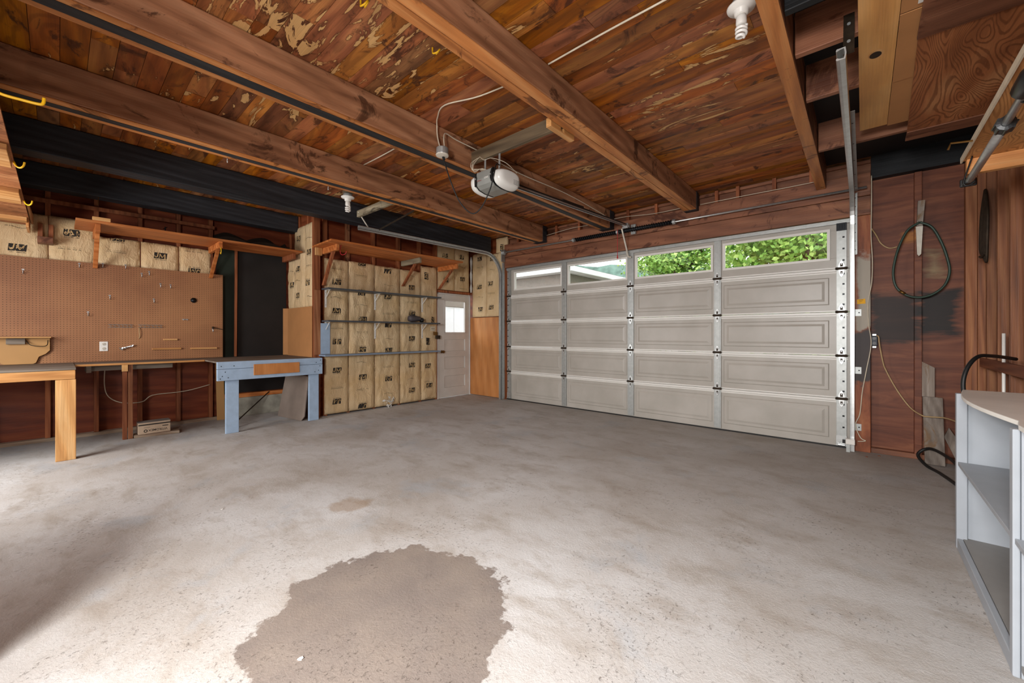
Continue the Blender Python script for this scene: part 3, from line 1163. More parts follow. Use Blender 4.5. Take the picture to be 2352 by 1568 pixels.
PR = {
    's1': [(2.787, 2.209, 'sd'), (2.773, 2.004, 'ld'), (2.769, 1.774, 'wu'), (2.773, 1.573, 'lu'), (2.783, 1.31, 'sd'), (2.773, 1.105, 'ld'), (2.779, 0.675, 'lu'), (2.779, 0.41, 'sd'), (2.775, 0.203, 'ld')],
    's2': [(3.183, 2.34, 'lu'), (3.178, 2.139, 'su'), (3.174, 1.87, 'ld'), (3.178, 1.68, 'wu'), (3.192, 1.458, 'lu'), (3.183, 1.247, 'su'), (3.178, 0.978, 'ld'), (3.178, 0.775, 'wu'), (3.187, 0.542, 'lu'), (3.185, 0.341, 'su'), (3.181, 0.084, 'ld')],
    's3': [(3.632, 2.269, 'ld'), (3.64, 2.038, 'wd'), (3.64, 1.844, 'lu'), (3.64, 1.565, 'sd'), (3.64, 1.371, 'ld'), (3.647, 1.141, 'wu'), (3.647, 0.951, 'lu'), (3.647, 0.679, 'sd'), (3.647, 0.474, 'ld'), (3.652, 0.232, 'wu')],
    's4': [(4.107, 2.24, 'wu'), (4.107, 2.041, 'lu'), (4.107, 1.778, 'sd'), (4.112, 1.578, 'ld'), (4.112, 1.337, 'wu'), (4.112, 1.144, 'lu'), (4.107, 0.675, 'ld'), (4.112, 0.435, 'wu'), (4.112, 0.235, 'lu')],
    's5': [(4.418, 2.276, 'lr'), (4.472, 1.812, 'sr'), (4.562, 1.473, 'lr'), (4.448, 1.088, 'lr'), (4.457, 0.642, 'lu'), (4.457, 0.355, 'wu'), (4.487, 0.286, 'lu'), (4.487, 0.042, 'su')],
    's6': [(4.866, 2.716, 'lu'), (4.885, 2.251, 'ld'), (4.859, 2.482, 'su')],
    's7': [(5.272, 2.739, 'ld'), (5.304, 2.312, 'lu'), (5.315, 2.115, 'su'), (5.279, 2.548, 'wu')],
    'f1': [(-5.701, 2.71, 'lu'), (-5.701, 2.533, 'su'), (-5.708, 2.151, 'ld'), (-5.701, 1.952, 'wu'), (-5.682, 1.714, 'lu')],
    'f2': [(-5.352, 2.674, 'lu'), (-5.369, 2.458, 'wu'), (-5.405, 2.199, 'lu'), (-5.387, 2.005, 'su'), (-5.387, 1.733, 'ld')],
    'f3': [(-5.152, 2.83, 'lr')],
    'j1': [(-6.794, 1.999, 'lu'), (-6.807, 2.213, 'wu')],
    'j2': [(-6.514, 2.694, 'lu'), (-6.53, 2.226, 'lu'), (-6.55, 2.045, 'wu'), (-6.554, 1.819, 'lu')],
    'j3': [(-6.096, 2.641, 'wu'), (-6.117, 2.433, 'lu'), (-6.117, 2.226, 'su'), (-6.161, 1.979, 'ld'), (-6.129, 1.778, 'wu')],
    'b1': [(-0.296, 2.161, 'lu'), (-0.298, 2.385, 'wd')],
    'b2': [(0.099, 2.394, 'lu'), (0.089, 2.21, 'sd')],
    'b3': [(0.48, 2.403, 'lu'), (0.478, 2.232, 'sd')],
    'b4': [(0.88, 2.244, 'lu')],
    'b5': [(1.23, 2.084, 'ld'), (1.224, 2.356, 'sd')],
}

# ================================================================ INSULATION BATTS
def print_mesh(kind, put):
    """one printed mark on the paper; put(a, b, lift) maps print coordinates (metres) to the sheet"""
    mb = MB()
    k, o = kind[0], kind[1]
    rot = {'u': 0, 'd': math.pi, 'r': math.pi / 2}[o]
    c_, s_ = math.cos(rot), math.sin(rot)

    def fn0(a, b):
        return put(a * c_ - b * s_, a * s_ + b * c_, .0012)

    def fn1(a, b):
        return put(a * c_ - b * s_, a * s_ + b * c_, .0022)
    if k == 'l':
        W_, H_ = .128, .078
        n = 8
        vs = []
        fs = []
        for i in range(n + 1):
            for j in range(5):
                b = -H_ / 2 + H_ * j / 4
                vs.append((-W_ / 2 + W_ * i / n + .1 * b, b))
        for i in range(n):
            for j in range(4):
                q = i * 5 + j
                fs.append((q, q + 5, q + 6, q + 1))
        mb.flat(vs, fs, fn0, 0)
        def stroke(pts_, ws_):
            q = [Vector((p_[0], p_[1])) for p_ in pts_]
            for i_ in range(len(q) - 1):
                d_ = (q[i_ + 1] - q[i_]).normalized()
                n_ = Vector((-d_.y, d_.x))
                a_, b_ = ws_[i_] / 2, ws_[i_ + 1] / 2
                e_ = d_ * .002
                mb.flat([tuple(q[i_] - e_ + n_ * a_), tuple(q[i_] - e_ - n_ * a_), tuple(q[i_ + 1] + e_ - n_ * b_), tuple(q[i_ + 1] + e_ + n_ * b_)], [(0, 1, 2, 3)], fn1, 1)
        stroke([(-.022, .039), (-.030, -.006), (-.036, -.018), (-.046, -.022), (-.055, -.014), (-.057, .0)], [.011, .011, .010, .009, .009, .004])
        stroke([(-.016, -.036), (-.004, .022)], [.006, .006])
        stroke([(-.006, .024), (.016, -.022)], [.013, .009])
        stroke([(.016, -.022), (.043, .024)], [.006, .006])
        stroke([(.043, .024), (.044, -.039)], [.012, .012])
        put_text(mb, 'Johns Manville', 0, -.053, .12, .014, fn0, 0, .01)
        name = 'printed_logo'
    elif k == 's':
        put_text(mb, 'Thermal and Sound Control', .0, .009, .19, .013, fn0, 0, .012)
        put_text(mb, 'Control thermique et acoustique', .0, -.012, .19, .011, fn0, 2, .0)
        name = 'printed_caption'
    else:
        put_text(mb, 'Formaldehyde-free', 0, 0, .17, .014, fn0, 0, .012, wave=.008)
        name = 'printed_wave_caption'
    return mb, name


BATTG = 'paper faced insulation batts between the studs'


def batt(label, plane, at, u0, u1, z0, z1, prints, depth=.05, bulge=.03, seed=0, rag=.012):
    """paper-faced batt. plane 'X': sheet faces +X at X=at, u runs along Y. plane 'Y': faces -Y at Y=at, u runs along X."""
    nu = max(8, int((u1 - u0) / .022))
    nv = max(8, int((z1 - z0) / .028))

    def hgt(u, z):
        a = (u - u0) / (u1 - u0)
        b = (z - z0) / (z1 - z0)
        a = min(1, max(0, a))
        b = min(1, max(0, b))
        ed = min(1, min(a, 1 - a) * 5.5)
        ez = min(1, min(b, 1 - b) * (z1 - z0) / .07)
        e = ed * (2 - ed) * (.35 + .65 * ez * (2 - ez))
        h = bulge * e
        q = Vector((u * 7, z * 2.6, seed * 3.1))
        h += .009 * noise.noise(q) * (.4 + e)
        fold = abs(noise.noise(Vector((u * 11 + 2.0 * noise.noise(Vector((u * 2, z * 1.4, seed))), z * 3.2, seed * 1.7))))
        h -= .011 * max(0, .22 - fold) / .22
        fold = abs(noise.noise(Vector((u * 5 + z * 6, z * 5 - u * 4, seed * 2.3 + 9))))
        h -= .007 * max(0, .14 - fold) / .14 * (.4 + .6 * (1 - ed))
        return h

    def pt(u, z, h):
        return (at + h, u, z) if plane == 'X' else (u, at - h, z)
    loc = pt((u0 + u1) / 2, z0, 0)
    th = thing('insulation_batt', label, 'insulation', loc, BATTG)
    mb = MB()
    for i in range(nu + 1):
        for j in range(nv + 1):
            u = u0 + (u1 - u0) * i / nu
            z = z0 + (z1 - z0) * j / nv
            uu, zz = u, z
            if j == nv:
                zz += rag * noise.noise(Vector((u * 9, seed, 4)))
            mb.v.append(pt(uu, zz, hgt(u, z)))
    for i in range(nu):
        for j in range(nv):
            q = i * (nv + 1) + j
            f = (q, q + nv + 1, q + nv + 2, q + 1)
            mb.face(f)
    # closed back
    rim = [i * (nv + 1) for i in range(nu + 1)] + [nu * (nv + 1) + j for j in range(1, nv + 1)] + \
          [i * (nv + 1) + nv for i in range(nu - 1, -1, -1)] + [j for j in range(nv - 1, 0, -1)]
    b0 = len(mb.v)
    for q in rim:
        x, y, z = mb.v[q]
        mb.v.append((at - depth, y, z) if plane == 'X' else (x, at + depth, z))
    n = len(rim)
    for i in range(n):
        j = (i + 1) % n
        mb.face((rim[j], rim[i], b0 + i, b0 + j))
    mb.face([b0 + i for i in range(n)][::-1])
    mb.build('paper_facing', M['paper'], th, smooth=True)
    for (u, z, kind) in prints:
        def put(a, b, lift, u=u, z=z):
            uu = min(max(u + a, u0 + .002), u1 - .002)
            zz = min(max(z + b, z0 + .003), z1 - .003)
            return pt(uu, zz, hgt(uu, zz) + lift)
        m_, nm = print_mesh(kind, put)
        m_.build(nm, [M['ink'], M['paper_flat'], M['ink_soft']], th)
    return th


SEAM = [2.595, 2.965, 3.405, 3.878, 4.31, 4.672]
TOPS = [2.345, 2.35, 2.34, 2.335, 2.45]
LB = ['paper faced insulation batt above the blue bench, leftmost column behind the wall shelves',
      'paper faced insulation batt forming the second column from the left behind the wall shelves',
      'paper faced insulation batt with a torn lower edge in the middle column behind the shelves',
      'paper faced insulation batt in the fourth column, behind the sprayer on the shelf',
      'narrow pieced insulation batt with sideways print beside the white side door']
for i in range(5):
    batt(LB[i], 'X', -5.986, SEAM[i] + .004, SEAM[i + 1] - .004, .025, TOPS[i], PR['s%d' % (i + 1)], .004, .026, i + 1)
batt('short insulation batt above the side door, left of the two', 'X', -6.0, 4.70, 5.115, 2.065, 2.97, PR['s6'], .006, .028, 11)
batt('short insulation batt above the side door, nearest the room corner', 'X', -6.0, 5.12, 5.50, 2.065, 2.97, PR['s7'], .006, .028, 12)
batt('tall insulation batt above orange plywood, next to the room corner', 'Y', 5.53, -5.93, -5.54, 1.56, 2.82, PR['f1'], .05, .02, 13)
batt('tall insulation batt above orange plywood, next to the garage door track', 'Y', 5.53, -5.535, -5.08, 1.56, 2.76, PR['f2'], .05, .02, 14)
batt('small square of insulation paper between the black beam end and the torsion bar', 'Y', 5.53, -5.27, -4.98, 2.77, 3.04, [(-5.12, 2.85, 'lr')], .05, .012, 15)
batt('insulation batt on the short return wall, deepest in the dark corner', 'Y', 2.455, -6.96, -6.72, 1.62, 2.42, PR['j1'], .004, .02, 16)
batt('insulation batt in the middle of the short return wall', 'Y', 2.455, -6.715, -6.31, 1.62, 2.86, [p for p in PR['j2']], .004, .02, 17)
batt('tall insulation batt on the short return wall beside its corner post', 'Y', 2.455, -6.305, -6.035, 1.62, 2.86, [(min(a, -6.13), b, t_) for a, b, t_ in PR['j3']], .004, .02, 18)
bb = [(-.62, -.10), (-.055, .275), (.325, .664), (.714, 1.045), (1.095, 1.40)]
bl = ['insulation batt strip above the pegboard at its far left under the plywood loft',
      'insulation batt strip above the pegboard left of the first shelf bracket',
      'insulation batt strip above the pegboard right of the first shelf bracket',
      'insulation batt strip above the pegboard, fourth from the left, one upright logo',
      'insulation batt strip above the pegboard beside the second shelf bracket']
for i, (a, b) in enumerate(bb):
    batt(bl[i], 'X', -6.924, a - .02, b + .02, 1.95, 2.40 if i > 1 else 2.56, PR['b%d' % (i + 1)], .006, .028, 20 + i)

# torn tuft of foil and fibre at the foot of the third batt
mb = MB()
r = random.Random(4)
for k in range(26):
    c_ = Vector((-5.925 + r.uniform(0, .05), 3.63 + r.gauss(0, .045), .03 + r.random() * .12))
    d = [Vector((r.gauss(0, .012), r.gauss(0, .03), r.gauss(0, .03))) for _ in range(3)]
    b = len(mb.v)
    mb.v += [tuple(c_ + q) for q in d] + [tuple(c_ + q + Vector((.003, 0, 0))) for q in d]
    mb.face((b, b + 1, b + 2))
    mb.face((b + 5, b + 4, b + 3))
    for i, j in ((0, 1), (1, 2), (2, 0)):
        mb.face((b + i, b + 3 + i, b + 3 + j, b + j))
tag(mb.build('torn_fibre', M['insul_white']), 'torn white tuft sticking out at the foot of the insulation', 'scrap')

# cardboard below the batts of the return wall
th = thing('cardboard_sheet', 'folded brown cardboard covering the return wall above the blue bench', 'cardboard', (-6.45, 2.455, .885))
mb = MB()
mb.box(-6.90, -5.985, 2.417, 2.427, .885, 1.625)
mb.build('sheet', M['cardboard'], th, bevel=.002)
mb = MB()
mb.bar((-6.905, 2.425, 1.26), (-6.99, 2.38, 1.26), .006, .74, (0, 0, 1))
mb.build('flap', M['cardboard'], th)

# orange plywood sheet on the garage-door wall
mb = MB()
mb.box(-5.985, -5.075, 5.525, 5.565, .01, 1.545)
tag(mb.build('plywood_sheet', M['pale_ply'], bevel=.002), 'orange brown plywood sheet between the side door and the garage door track', 'plywood')
mb = MB()
pts = [(-5.965, 5.525, 2.06 + .09 * k) for k in range(9)]
mb.tube(pts, [.018 + .008 * math.sin(k * 2.1) for k in range(9)], 10)
tag(mb.build('foam_strip', M['insul_white'], smooth=True), 'white fibre strip in the corner beside the side door', 'insulation')

# tar paper in the dark alcove
th = thing('tar_paper', 'black and dark green tar paper lining the alcove behind the blue bench', 'tar paper', (-6.99, 2.0, .34))
mb = MB()
mb.box(WX + .004, WX + .02, 1.76, 2.43, .345, 2.6)
mb.build('black_sheet', M['tar'], th)
mb = MB()
mb.box(WX + .004, WX + .022, 1.50, 1.755, .345, 2.6)
mb.build('green_sheet', M['tar_green'], th)
mb = MB()
mb.bar((-6.97, 1.725, .89), (-6.97, 1.735, 2.5), .03, .042, (1, 0, 0))
tag(mb.build('wooden_batten', M['stud'], bevel=.003), 'thin vertical wooden batten in front of the tar paper', 'batten')
mb = MB()
nu, nv = 24, 5
for i in range(nu + 1):
    for j in range(nv + 1):
        y = 1.42 + i / nu * .98
        b = j / nv
        dip = .09 * (1 - abs(math.sin(i / nu * math.pi * 2.2))) + .03 * noise.noise(Vector((y * 5, b, 1)))
        x = -6.985 + .2 * b + .05 * math.sin(b * 3)
        z = 2.70 - .16 * math.sin(b * math.pi * .8) - dip * (1 - b * .3)
        mb.v.append((x, y, z))
off = len(mb.v)
mb.v += [(x, y, z + .006) for x, y, z in mb.v[:off]]
for i in range(nu):
    for j in range(nv):
        q = i * (nv + 1) + j
        mb.face((q, q + 1, q + nv + 2, q + nv + 1))
        mb.face((off + q, off + q + nv + 1, off + q + nv + 2, off + q + 1))
tag(mb.build('felt_drape', M['felt'], smooth=True), 'sagging dark felt hanging along the top of the alcove', 'felt')

# ================================================================ PEGBOARD AND WHAT HANGS ON IT
PB = -6.868
mb = MB()
mb.box(PB - .006, PB, -1.4, 1.548, .892, 2.062)
tag(mb.build('pegboard', M['peg']), 'long tan pegboard with rows of holes above the workbench', 'pegboard')
HK = [(-.257, 1.895), (.158, 2.014), (.35, 2.039), (.547, 2.048), (.764, 1.991), (.694, 1.961), (.409, 1.66), (.874, 1.845),
      (.974, 1.842), (.81, 1.642), (.228, 1.452), (1.43, 1.27)]
WHERE = ['small wire hook at the upper left of the pegboard', 'small wire hook on the pegboard left of the first shelf bracket',
         'small wire hook on the pegboard right of the first shelf bracket', 'small wire hook under the third insulation strip at the pegboard top',
         'small wire hook high on the pegboard, fourth along its top edge', 'small wire hook just left of the fourth top-edge hook',
         'wire hook alone in the middle of the pegboard above the long racks', 'left one of a pair of wire hooks high at the right of the pegboard',
         'right one of a pair of wire hooks high at the right of the pegboard', 'wire hook below the left one of the pair of hooks',
         'small wire hook left of the long tool racks', 'small wire hook right above the right dowel bar']


def hook_proto():
    th = thing('pegboard_hook', WHERE[0], 'hook', (PB, HK[0][0], HK[0][1]), 'wire hooks on the pegboard')
    mb = MB()
    x, y, z = PB + .0005, HK[0][0], HK[0][1]
    mb.tube(smoothpath([(x, y, z + .03), (x + .005, y, z + .012), (x + .008, y, z - .012), (x + .026, y, z - .02), (x + .036, y, z), (x + .036, y, z + .012)], 4), .0028, 6)
    mb.build('wire', M['galv'], th, smooth=True)
    mb = MB()
    mb.box(x, x + .003, y - .009, y + .009, z + .02, z + .036)
    mb.build('plate', M['galv'], th)
    return th


hp = hook_proto()
for i in range(1, len(HK)):
    dup(hp, (PB, HK[i][0], HK[i][1]), WHERE[i])


def rack(y0, y1, z, n, label):
    th = thing('tool_rack', label, 'tool rack', (PB, (y0 + y1) / 2, z))
    for zz in (z + .015, z - .02):
        mb = MB()
        mb.tube([(PB + .004, y0, zz), (PB + .004, y1, zz)], .003, 6)
        mb.build('rail', M['galv_matt'], th)
    for k in range(n):
        y = y0 + (k + .5) * (y1 - y0) / n
        mb = MB()
        mb.tube([(PB + .004, y - .006, z + .016), (PB + .035, y - .006, z), (PB + .035, y + .006, z), (PB + .004, y + .006, z - .021)], .0026, 6)
        mb.build('loop', M['galv_matt'], th)


rack(.395, .615, 1.322, 6, 'left one of two wire tool racks on the pegboard')
rack(.662, .895, 1.322, 6, 'right one of two wire tool racks on the pegboard')
mb = MB()
mb.tube(smoothpath([(PB + .008, .672, 1.30), (PB + .02, .67, 1.25), (PB + .012, .676, 1.19), (PB + .006, .668, 1.165)], 4), [.004] * 13, 6)
tag(mb.build('hanging_strap', M['wire_tan'], smooth=True), 'short tan strap hanging from the right wire tool rack', 'strap')
for (y0, y1, z, lb) in ((.79, 1.086, 1.028, 'longest pale dowel bar low on the pegboard'), (1.18, 1.48, 1.024, 'pale dowel bar at the lower right end of the pegboard'), (.90, 1.046, 1.148, 'short pale dowel bar above the two long ones')):
    mb = MB()
    mb.box(PB - .001, PB + .024, y0, y1, z - .011, z + .011)
    tag(mb.build('dowel_bar', M['fir_y'], bevel=.006), lb, 'wooden bar', 'pale wooden bars on the pegboard')
mb = MB()
mb.lathe([(.002, 0), (.03, .004), (.034, .01), (.018, .016), (.01, .022), (.006, .03)], (PB + .001, 1.216, 1.68), 'X', 16)
tag(mb.build('round_knob', M['steel_dark'], smooth=True), 'round dark metal knob at the right of the pegboard', 'knob')
th = thing('double_hook', 'small double wire hook under the round dark knob', 'hook', (PB, 1.128, 1.408))
mb = MB()
for dy in (-.02, .02):
    mb.tube(smoothpath([(PB + .003, 1.128 + dy, 1.42), (PB + .02, 1.128 + dy, 1.405), (PB + .024, 1.128 + dy, 1.42)], 4), .003, 6)
mb.build('hooks', M['galv'], th)
mb = MB()
mb.box(PB - .001, PB + .004, 1.095, 1.16, 1.412, 1.425)
mb.build('bar', M['galv'], th)
th = thing('bar_clamp', 'dark bar clamp hook at the right edge of the pegboard', 'clamp', (PB, 1.48, 1.3))
mb = MB()
mb.bar((PB + .012, 1.425, 1.31), (PB + .012, 1.545, 1.285), .014, .008)
mb.build('bar', M['rusty'], th)
mb = MB()
mb.box(PB + .0005, PB + .04, 1.42, 1.434, 1.295, 1.325)
mb.build('jaw', M['rusty'], th, bevel=.002)
mb = MB()
r = random.Random(2)
for k in range(9):
    p = Vector((PB + .012, .50 + k * .011, 1.035 + k * .004))
    mb.bar(p + Vector((r.uniform(0, .01), r.uniform(-.02, .02), r.uniform(-.012, .012))), p + Vector((.014, r.uniform(-.01, .03), r.uniform(-.005, .02))), .012, .012)
tag(mb.build('foil_scrap', M['galv'], bevel=.001), 'crumpled silver scrap beside the white outlet on the pegboard', 'scrap')
th = thing('wall_outlet', 'white duplex power outlet low on the pegboard', 'outlet', (PB, .358, 1.02))
mb = MB()
mb.box(PB + .0005, PB + .007, .322, .394, 1.015, 1.13)
mb.build('cover_plate', M['white'], th, bevel=.003)
for z in (1.045, 1.1):
    mb = MB()
    mb.lathe([(.017, 0), (.017, .003), (.014, .004)], (PB + .0072, .358, z), 'X', 16)
    so = mb.build('socket', M['off_white'], th)
    mb = MB()
    for dy in (-.006, .006):
        mb.box(PB + .0113, PB + .0122, .358 + dy - .0012, .358 + dy + .0012, z - .002, z + .008)
    mb.box(PB + .0113, PB + .0122, .3555, .3605, z - .01, z - .006)
    mb.build('slots', M['black'], so)

# little shelf board with scalloped back leaning on the bench
th = thing('scalloped_rack', 'tan hardboard wall rack with a narrow top shelf standing on the bench', 'rack', (-6.84, -.24, .885))
out = [(-.47, 1.175), (-.47, 1.06), (-.44, 1.0), (-.38, .97), (-.36, .905), (-.34, .8935), (-.14, .8935), (-.12, .905), (-.10, .97), (-.05, 1.0), (-.02, 1.04), (-.02, 1.175)]
mb = MB()
mb.prism([(y - .045, z) for y, z in out], lambda a, b, t_: (t_, a, b), -6.85, -6.836)
mb.build('backboard', M['mdf'], th, bevel=.002)
mb = MB()
mb.box(-6.85, -6.72, -.53, -.055, 1.177, 1.19)
mb.build('top_shelf', M['mdf'], th, bevel=.002)
mb = MB()
mb.box(-6.835, -6.80, -.37, -.24, 1.11, 1.172)
mb.build('dark_block', M['grey_wood_y'], th, bevel=.003)
mb = MB()
mb.tube(smoothpath([(-6.825, -.235, 1.15), (-6.78, -.2, 1.10), (-6.77, -.12, 1.085), (-6.78, -.085, 1.1), (-6.825, -.08, 1.15)], 5), .004, 6)
mb.build('cord', M['rusty'], th)

# ================================================================ WORKBENCHES
th = thing('workbench', 'deep timber workbench with one broad pale leg at the left of the photo', 'workbench', (-6.3, -.5, 0))
mb = MB()
mb.box(-6.863, -5.765, -1.4, .112, .872, .892)
mb.build('top', M['grey_wood_y'], th, bevel=.003)
mb = MB()
mb.box(-5.805, -5.768, -1.4, .108, .783, .87)
mb.build('apron', M['fir_y'], th, bevel=.004)
mb = MB()
mb.box(-5.765, -5.728 - .004, -.022, .112, .001, .782) if False else mb.box(-5.805, -5.768, -.022, .112, .001, .78)
mb.build('leg', M['fir'], th, bevel=.004)
mb = MB()
mb.box(-5.85, -5.807, .02, .1, .001, .78)
mb.build('rear_leg', M['stud'], th, bevel=.003)
mb = MB()
mb.box(-5.805, -5.768, -1.39, -1.26, .001, .78)
mb.build('leg', M['fir'], th, bevel=.004)
mb = MB()
mb.box(-6.86, -6.0, -.06, -.022, .78, .87)
mb.build('bearer', M['grey_wood_y'], th, bevel=.003)

th = thing('middle_workbench', 'narrow middle workbench on a paired post under the pegboard', 'workbench', (-6.6, .8, 0))
mb = MB()
mb.box(-6.863, -6.40, .114, 1.245, .868, .89)
mb.build('top', M['grey_wood_y'], th, bevel=.003)
mb = MB()
mb.box(-6.398, -6.38, .114, 1.245, .866, .888)
mb.build('front_edge', M['fir_y'], th, bevel=.002)
for y0, m in ((.485, 'stud'), (.532, 'stud_old')):
    mb = MB()
    mb.box(-6.44, -6.40, y0, y0 + .04, .001, .865)
    mb.build('leg', M[m], th, bevel=.003)
mb = MB()
mb.box(-6.398, -6.375, .478, .528, .79, .865)
mb.build('cap_block', M['fir'], th, bevel=.002)
mb = MB()
mb.box(-6.86, -6.442, .2, .24, .79, .866)
mb.box(-6.58, -6.54, .241, .95, .80, .866)
mb.build('bearer', M['grey_wood_y'], th, bevel=.003)

th = thing('blue_workbench', 'light blue painted workbench in the alcove with a plain wood plate', 'workbench', (-6.4, 1.87, 0))
mb = MB()
mb.box(-6.925, -5.83, 1.25, 2.41, .868, .886)
mb.build('top', M['grey_wood_y'], th, bevel=.003)
mb = MB()
mb.box(-5.83, -5.792, 1.25, 2.486, .796, .884)
mb.build('upper_apron', M['blue'], th, bevel=.004)
mb = MB()
mb.box(-5.83, -5.788, 1.25, 2.486, .655, .793)
mb.build('lower_apron', M['blue'], th, bevel=.004)
for y0, y1 in ((1.345, 1.482), (2.318, 2.452)):
    mb = MB()
    mb.box(-5.868, -5.832, y0, y1, .001, .866)
    mb.build('leg', M['blue'], th, bevel=.004)
mb = MB()
mb.box(-5.786, -5.772, 1.628, 2.172, .70, .838)
mb.build('wood_plate', M['pale_ply'], th, bevel=.003)
mb = MB()
for (y, z) in ((1.29, .83), (1.3, .71), (1.33, .76), (1.36, .69), (1.28, .68), (2.4, .82), (2.43, .71), (2.45, .77), (2.38, .69), (2.46, .85), (1.42, .83)):
    mb.lathe([(.006, 0), (.006, .0015)], (-5.7885 if z < .79 else -5.7925, y, z), 'X', 8)
mb.build('nail_heads', M['steel_dark'], th)

# things under the benches
mb = MB()
mb.hexa([(-6.40, 1.465, .001), (-6.385, 1.545, .001), (-6.375, 1.545, .001), (-6.39, 1.465, .001),
         (-6.45, 1.455, .86), (-6.44, 1.54, .86), (-6.43, 1.54, .86), (-6.44, 1.455, .86)]) if False else \
    mb.hexa([(-6.862, 1.48, .001), (-6.862, 1.572, .001), (-6.872, 1.572, .001), (-6.872, 1.48, .001),
             (-6.872, 1.462, .862), (-6.872, 1.555, .862), (-6.882, 1.555, .862), (-6.882, 1.462, .862)])
tag(mb.build('hardboard_strip', M['mdf']), 'tan hardboard strip standing beside the left blue leg', 'board')
th = thing('carton', 'dusty carton printed upside down, lying on a board under the bench', 'box', (-6.46, .76, .04))
mb = MB()
mb.box(-6.53, -6.375, .615, .905, .036, .17)
mb.build('body', [M['box_card'], M['box_top']], th, bevel=.004)
mb = MB()
mb.box(-6.532, -6.373, .613, .907, .1705, .1735)
mb.build('lid', M['box_top'], th, bevel=.001)
mb = MB()
fnb = lambda a, b: (-6.3745, a, b)
mb.flat([(.616, .138), (.904, .138), (.904, .152), (.616, .152)], [(0, 1, 2, 3)], fnb)
put_text(mb, 'VITROMEX', .79, .075, .175, .026, fnb, 0, .015, rot=math.pi)
for k in range(8):
    g = k * math.pi / 4
    cx_, cz_ = .68 + .014 * math.cos(g), .072 + .014 * math.sin(g)
    mb.flat([(cx_ + .006 * math.cos(h), cz_ + .006 * math.sin(h)) for h in (0, 1.05, 2.1, 3.14, 4.2, 5.25)], [(0, 1, 2, 3, 4, 5)], fnb)
mb.flat([(.665, .11), (.72, .11), (.72, .113), (.665, .113)], [(0, 1, 2, 3)], fnb)
mb.flat([(.83, .108), (.885, .108), (.885, .118), (.83, .118)], [(0, 1, 2, 3)], fnb)
mb.build('printed_side', M['ink'], th)
mb = MB()
mb.hexa([(-6.56, .585, .001), (-6.39, .58, .001), (-6.33, .985, .001), (-6.47, 1.0, .001), (-6.56, .585, .034), (-6.39, .58, .034), (-6.33, .985, .034), (-6.47, 1.0, .034)])
tag(mb.build('loose_board', M['dust_sill'], bevel=.004), 'pale dusty board lying on the floor under the carton', 'board')
th = thing('leaning_panel', 'large grey brown plywood panel leaning in the alcove behind the right blue leg', 'panel', (-6.2, 2.25, 0))
mb = MB()
ol = [(-.34, 0), (.27, 0), (.33, .06), (.35, .62), (-.22, .66)]
dx_, dy_ = .96, .15


def fnl(a, b, t_):
    return (-6.195 + a * .985 - t_ * .17, 2.205 + a * .165 + b * .24 * .35 + t_ * .98, .002 + b)


mb.prism(ol, fnl, 0, .016)
mb.build('face', M['grey_ply'], th, bevel=.002)
mb = MB()
mb.tube([(-6.05, 1.42, .012), (-6.9, 2.15, .33)], .008, 8)
tag(mb.build('thin_rod', M['rusty']), 'thin dark rod leaning across the stub wall under the blue bench', 'rod')

# cable along the bench wall
mb = MB()
mb.tube(smoothpath([(-6.905, .375, .88), (-6.905, .365, .62), (-6.9, .40, .46), (-6.89, .52, .37), (-6.885, .70, .36), (-6.9, .80, .43), (-6.92, 1.05, .44), (-6.9, 1.2, .46), (-6.915, 1.41, .51)], 5), .005, 7)
tag(mb.build('power_cable', M['wire_white'], smooth=True), 'off-white cable looping behind the middle bench', 'cable')

# ================================================================ SHELVES
TSG = 'orange plank shelves on wooden brackets'


def wood_bracket(th, y, xw, xf, zs, zb, m='shelf_y', arm='shelf_y', t_=.04):
    """arm under the shelf from wall xw to xf, diagonal strut down to zb"""
    mb = MB()
    mb.box(xw, xf, y - t_ / 2, y + t_ / 2, zs - .085, zs - .001)
    mb.build('bracket_arm', M[arm], th, bevel=.003)
    mb = MB()
    xs_ = xf - .12
    mb.hexa([(xw + .002, y - t_ / 2, zb), (xw + .002, y + t_ / 2, zb), (xw + .05, y + t_ / 2, zb), (xw + .05, y - t_ / 2, zb),
             (xs_ - .05, y - t_ / 2, zs - .088), (xs_ - .05, y + t_ / 2, zs - .088), (xs_, y + t_ / 2, zs - .088), (xs_, y - t_ / 2, zs - .088)])
    mb.build('bracket_strut', M[m], th, bevel=.003)


th = thing('long_shelf', 'long orange plank shelf on wooden brackets above the pegboard', 'shelf', (-6.57, 1.28, 2.43), TSG)
mb = MB()
mb.box(-6.86, -6.27, .118, 2.40, 2.433, 2.458)
mb.build('board', M['shelf_y'], th, bevel=.003)
wood_bracket(th, .285, -6.862, -6.29, 2.432, 2.0)
wood_bracket(th, 1.40, -6.862, -6.30, 2.432, 2.0)
mb = MB()
mb.box(-6.31, -6.25, .24, .38, 2.459, 2.495)
mb.build('block', M['fir_y'], th, bevel=.003)
mb = MB()
mb.box(-6.86, -6.42, 2.32, 2.36, 2.35, 2.431)
mb.build('end_cleat', M['stud'], th, bevel=.003)
th = thing('corner_shelf', 'orange plank shelf on diagonal brackets above the grey wall shelves', 'shelf', (-5.65, 3.5, 2.47), TSG)
mb = MB()
mb.hexa([(-5.985, 2.42, 2.471), (-5.33, 2.40, 2.471), (-5.28, 4.70, 2.471), (-5.985, 4.64, 2.471), (-5.985, 2.42, 2.496), (-5.33, 2.40, 2.496), (-5.28, 4.70, 2.496), (-5.985, 4.64, 2.496)])
mb.build('board', M['shelf_y'], th, bevel=.003)
wood_bracket(th, 2.555, -5.94, -5.46, 2.47, 1.93, 'stud')
wood_bracket(th, 3.90, -5.95, -5.42, 2.47, 2.04, 'stud', 'scrap')
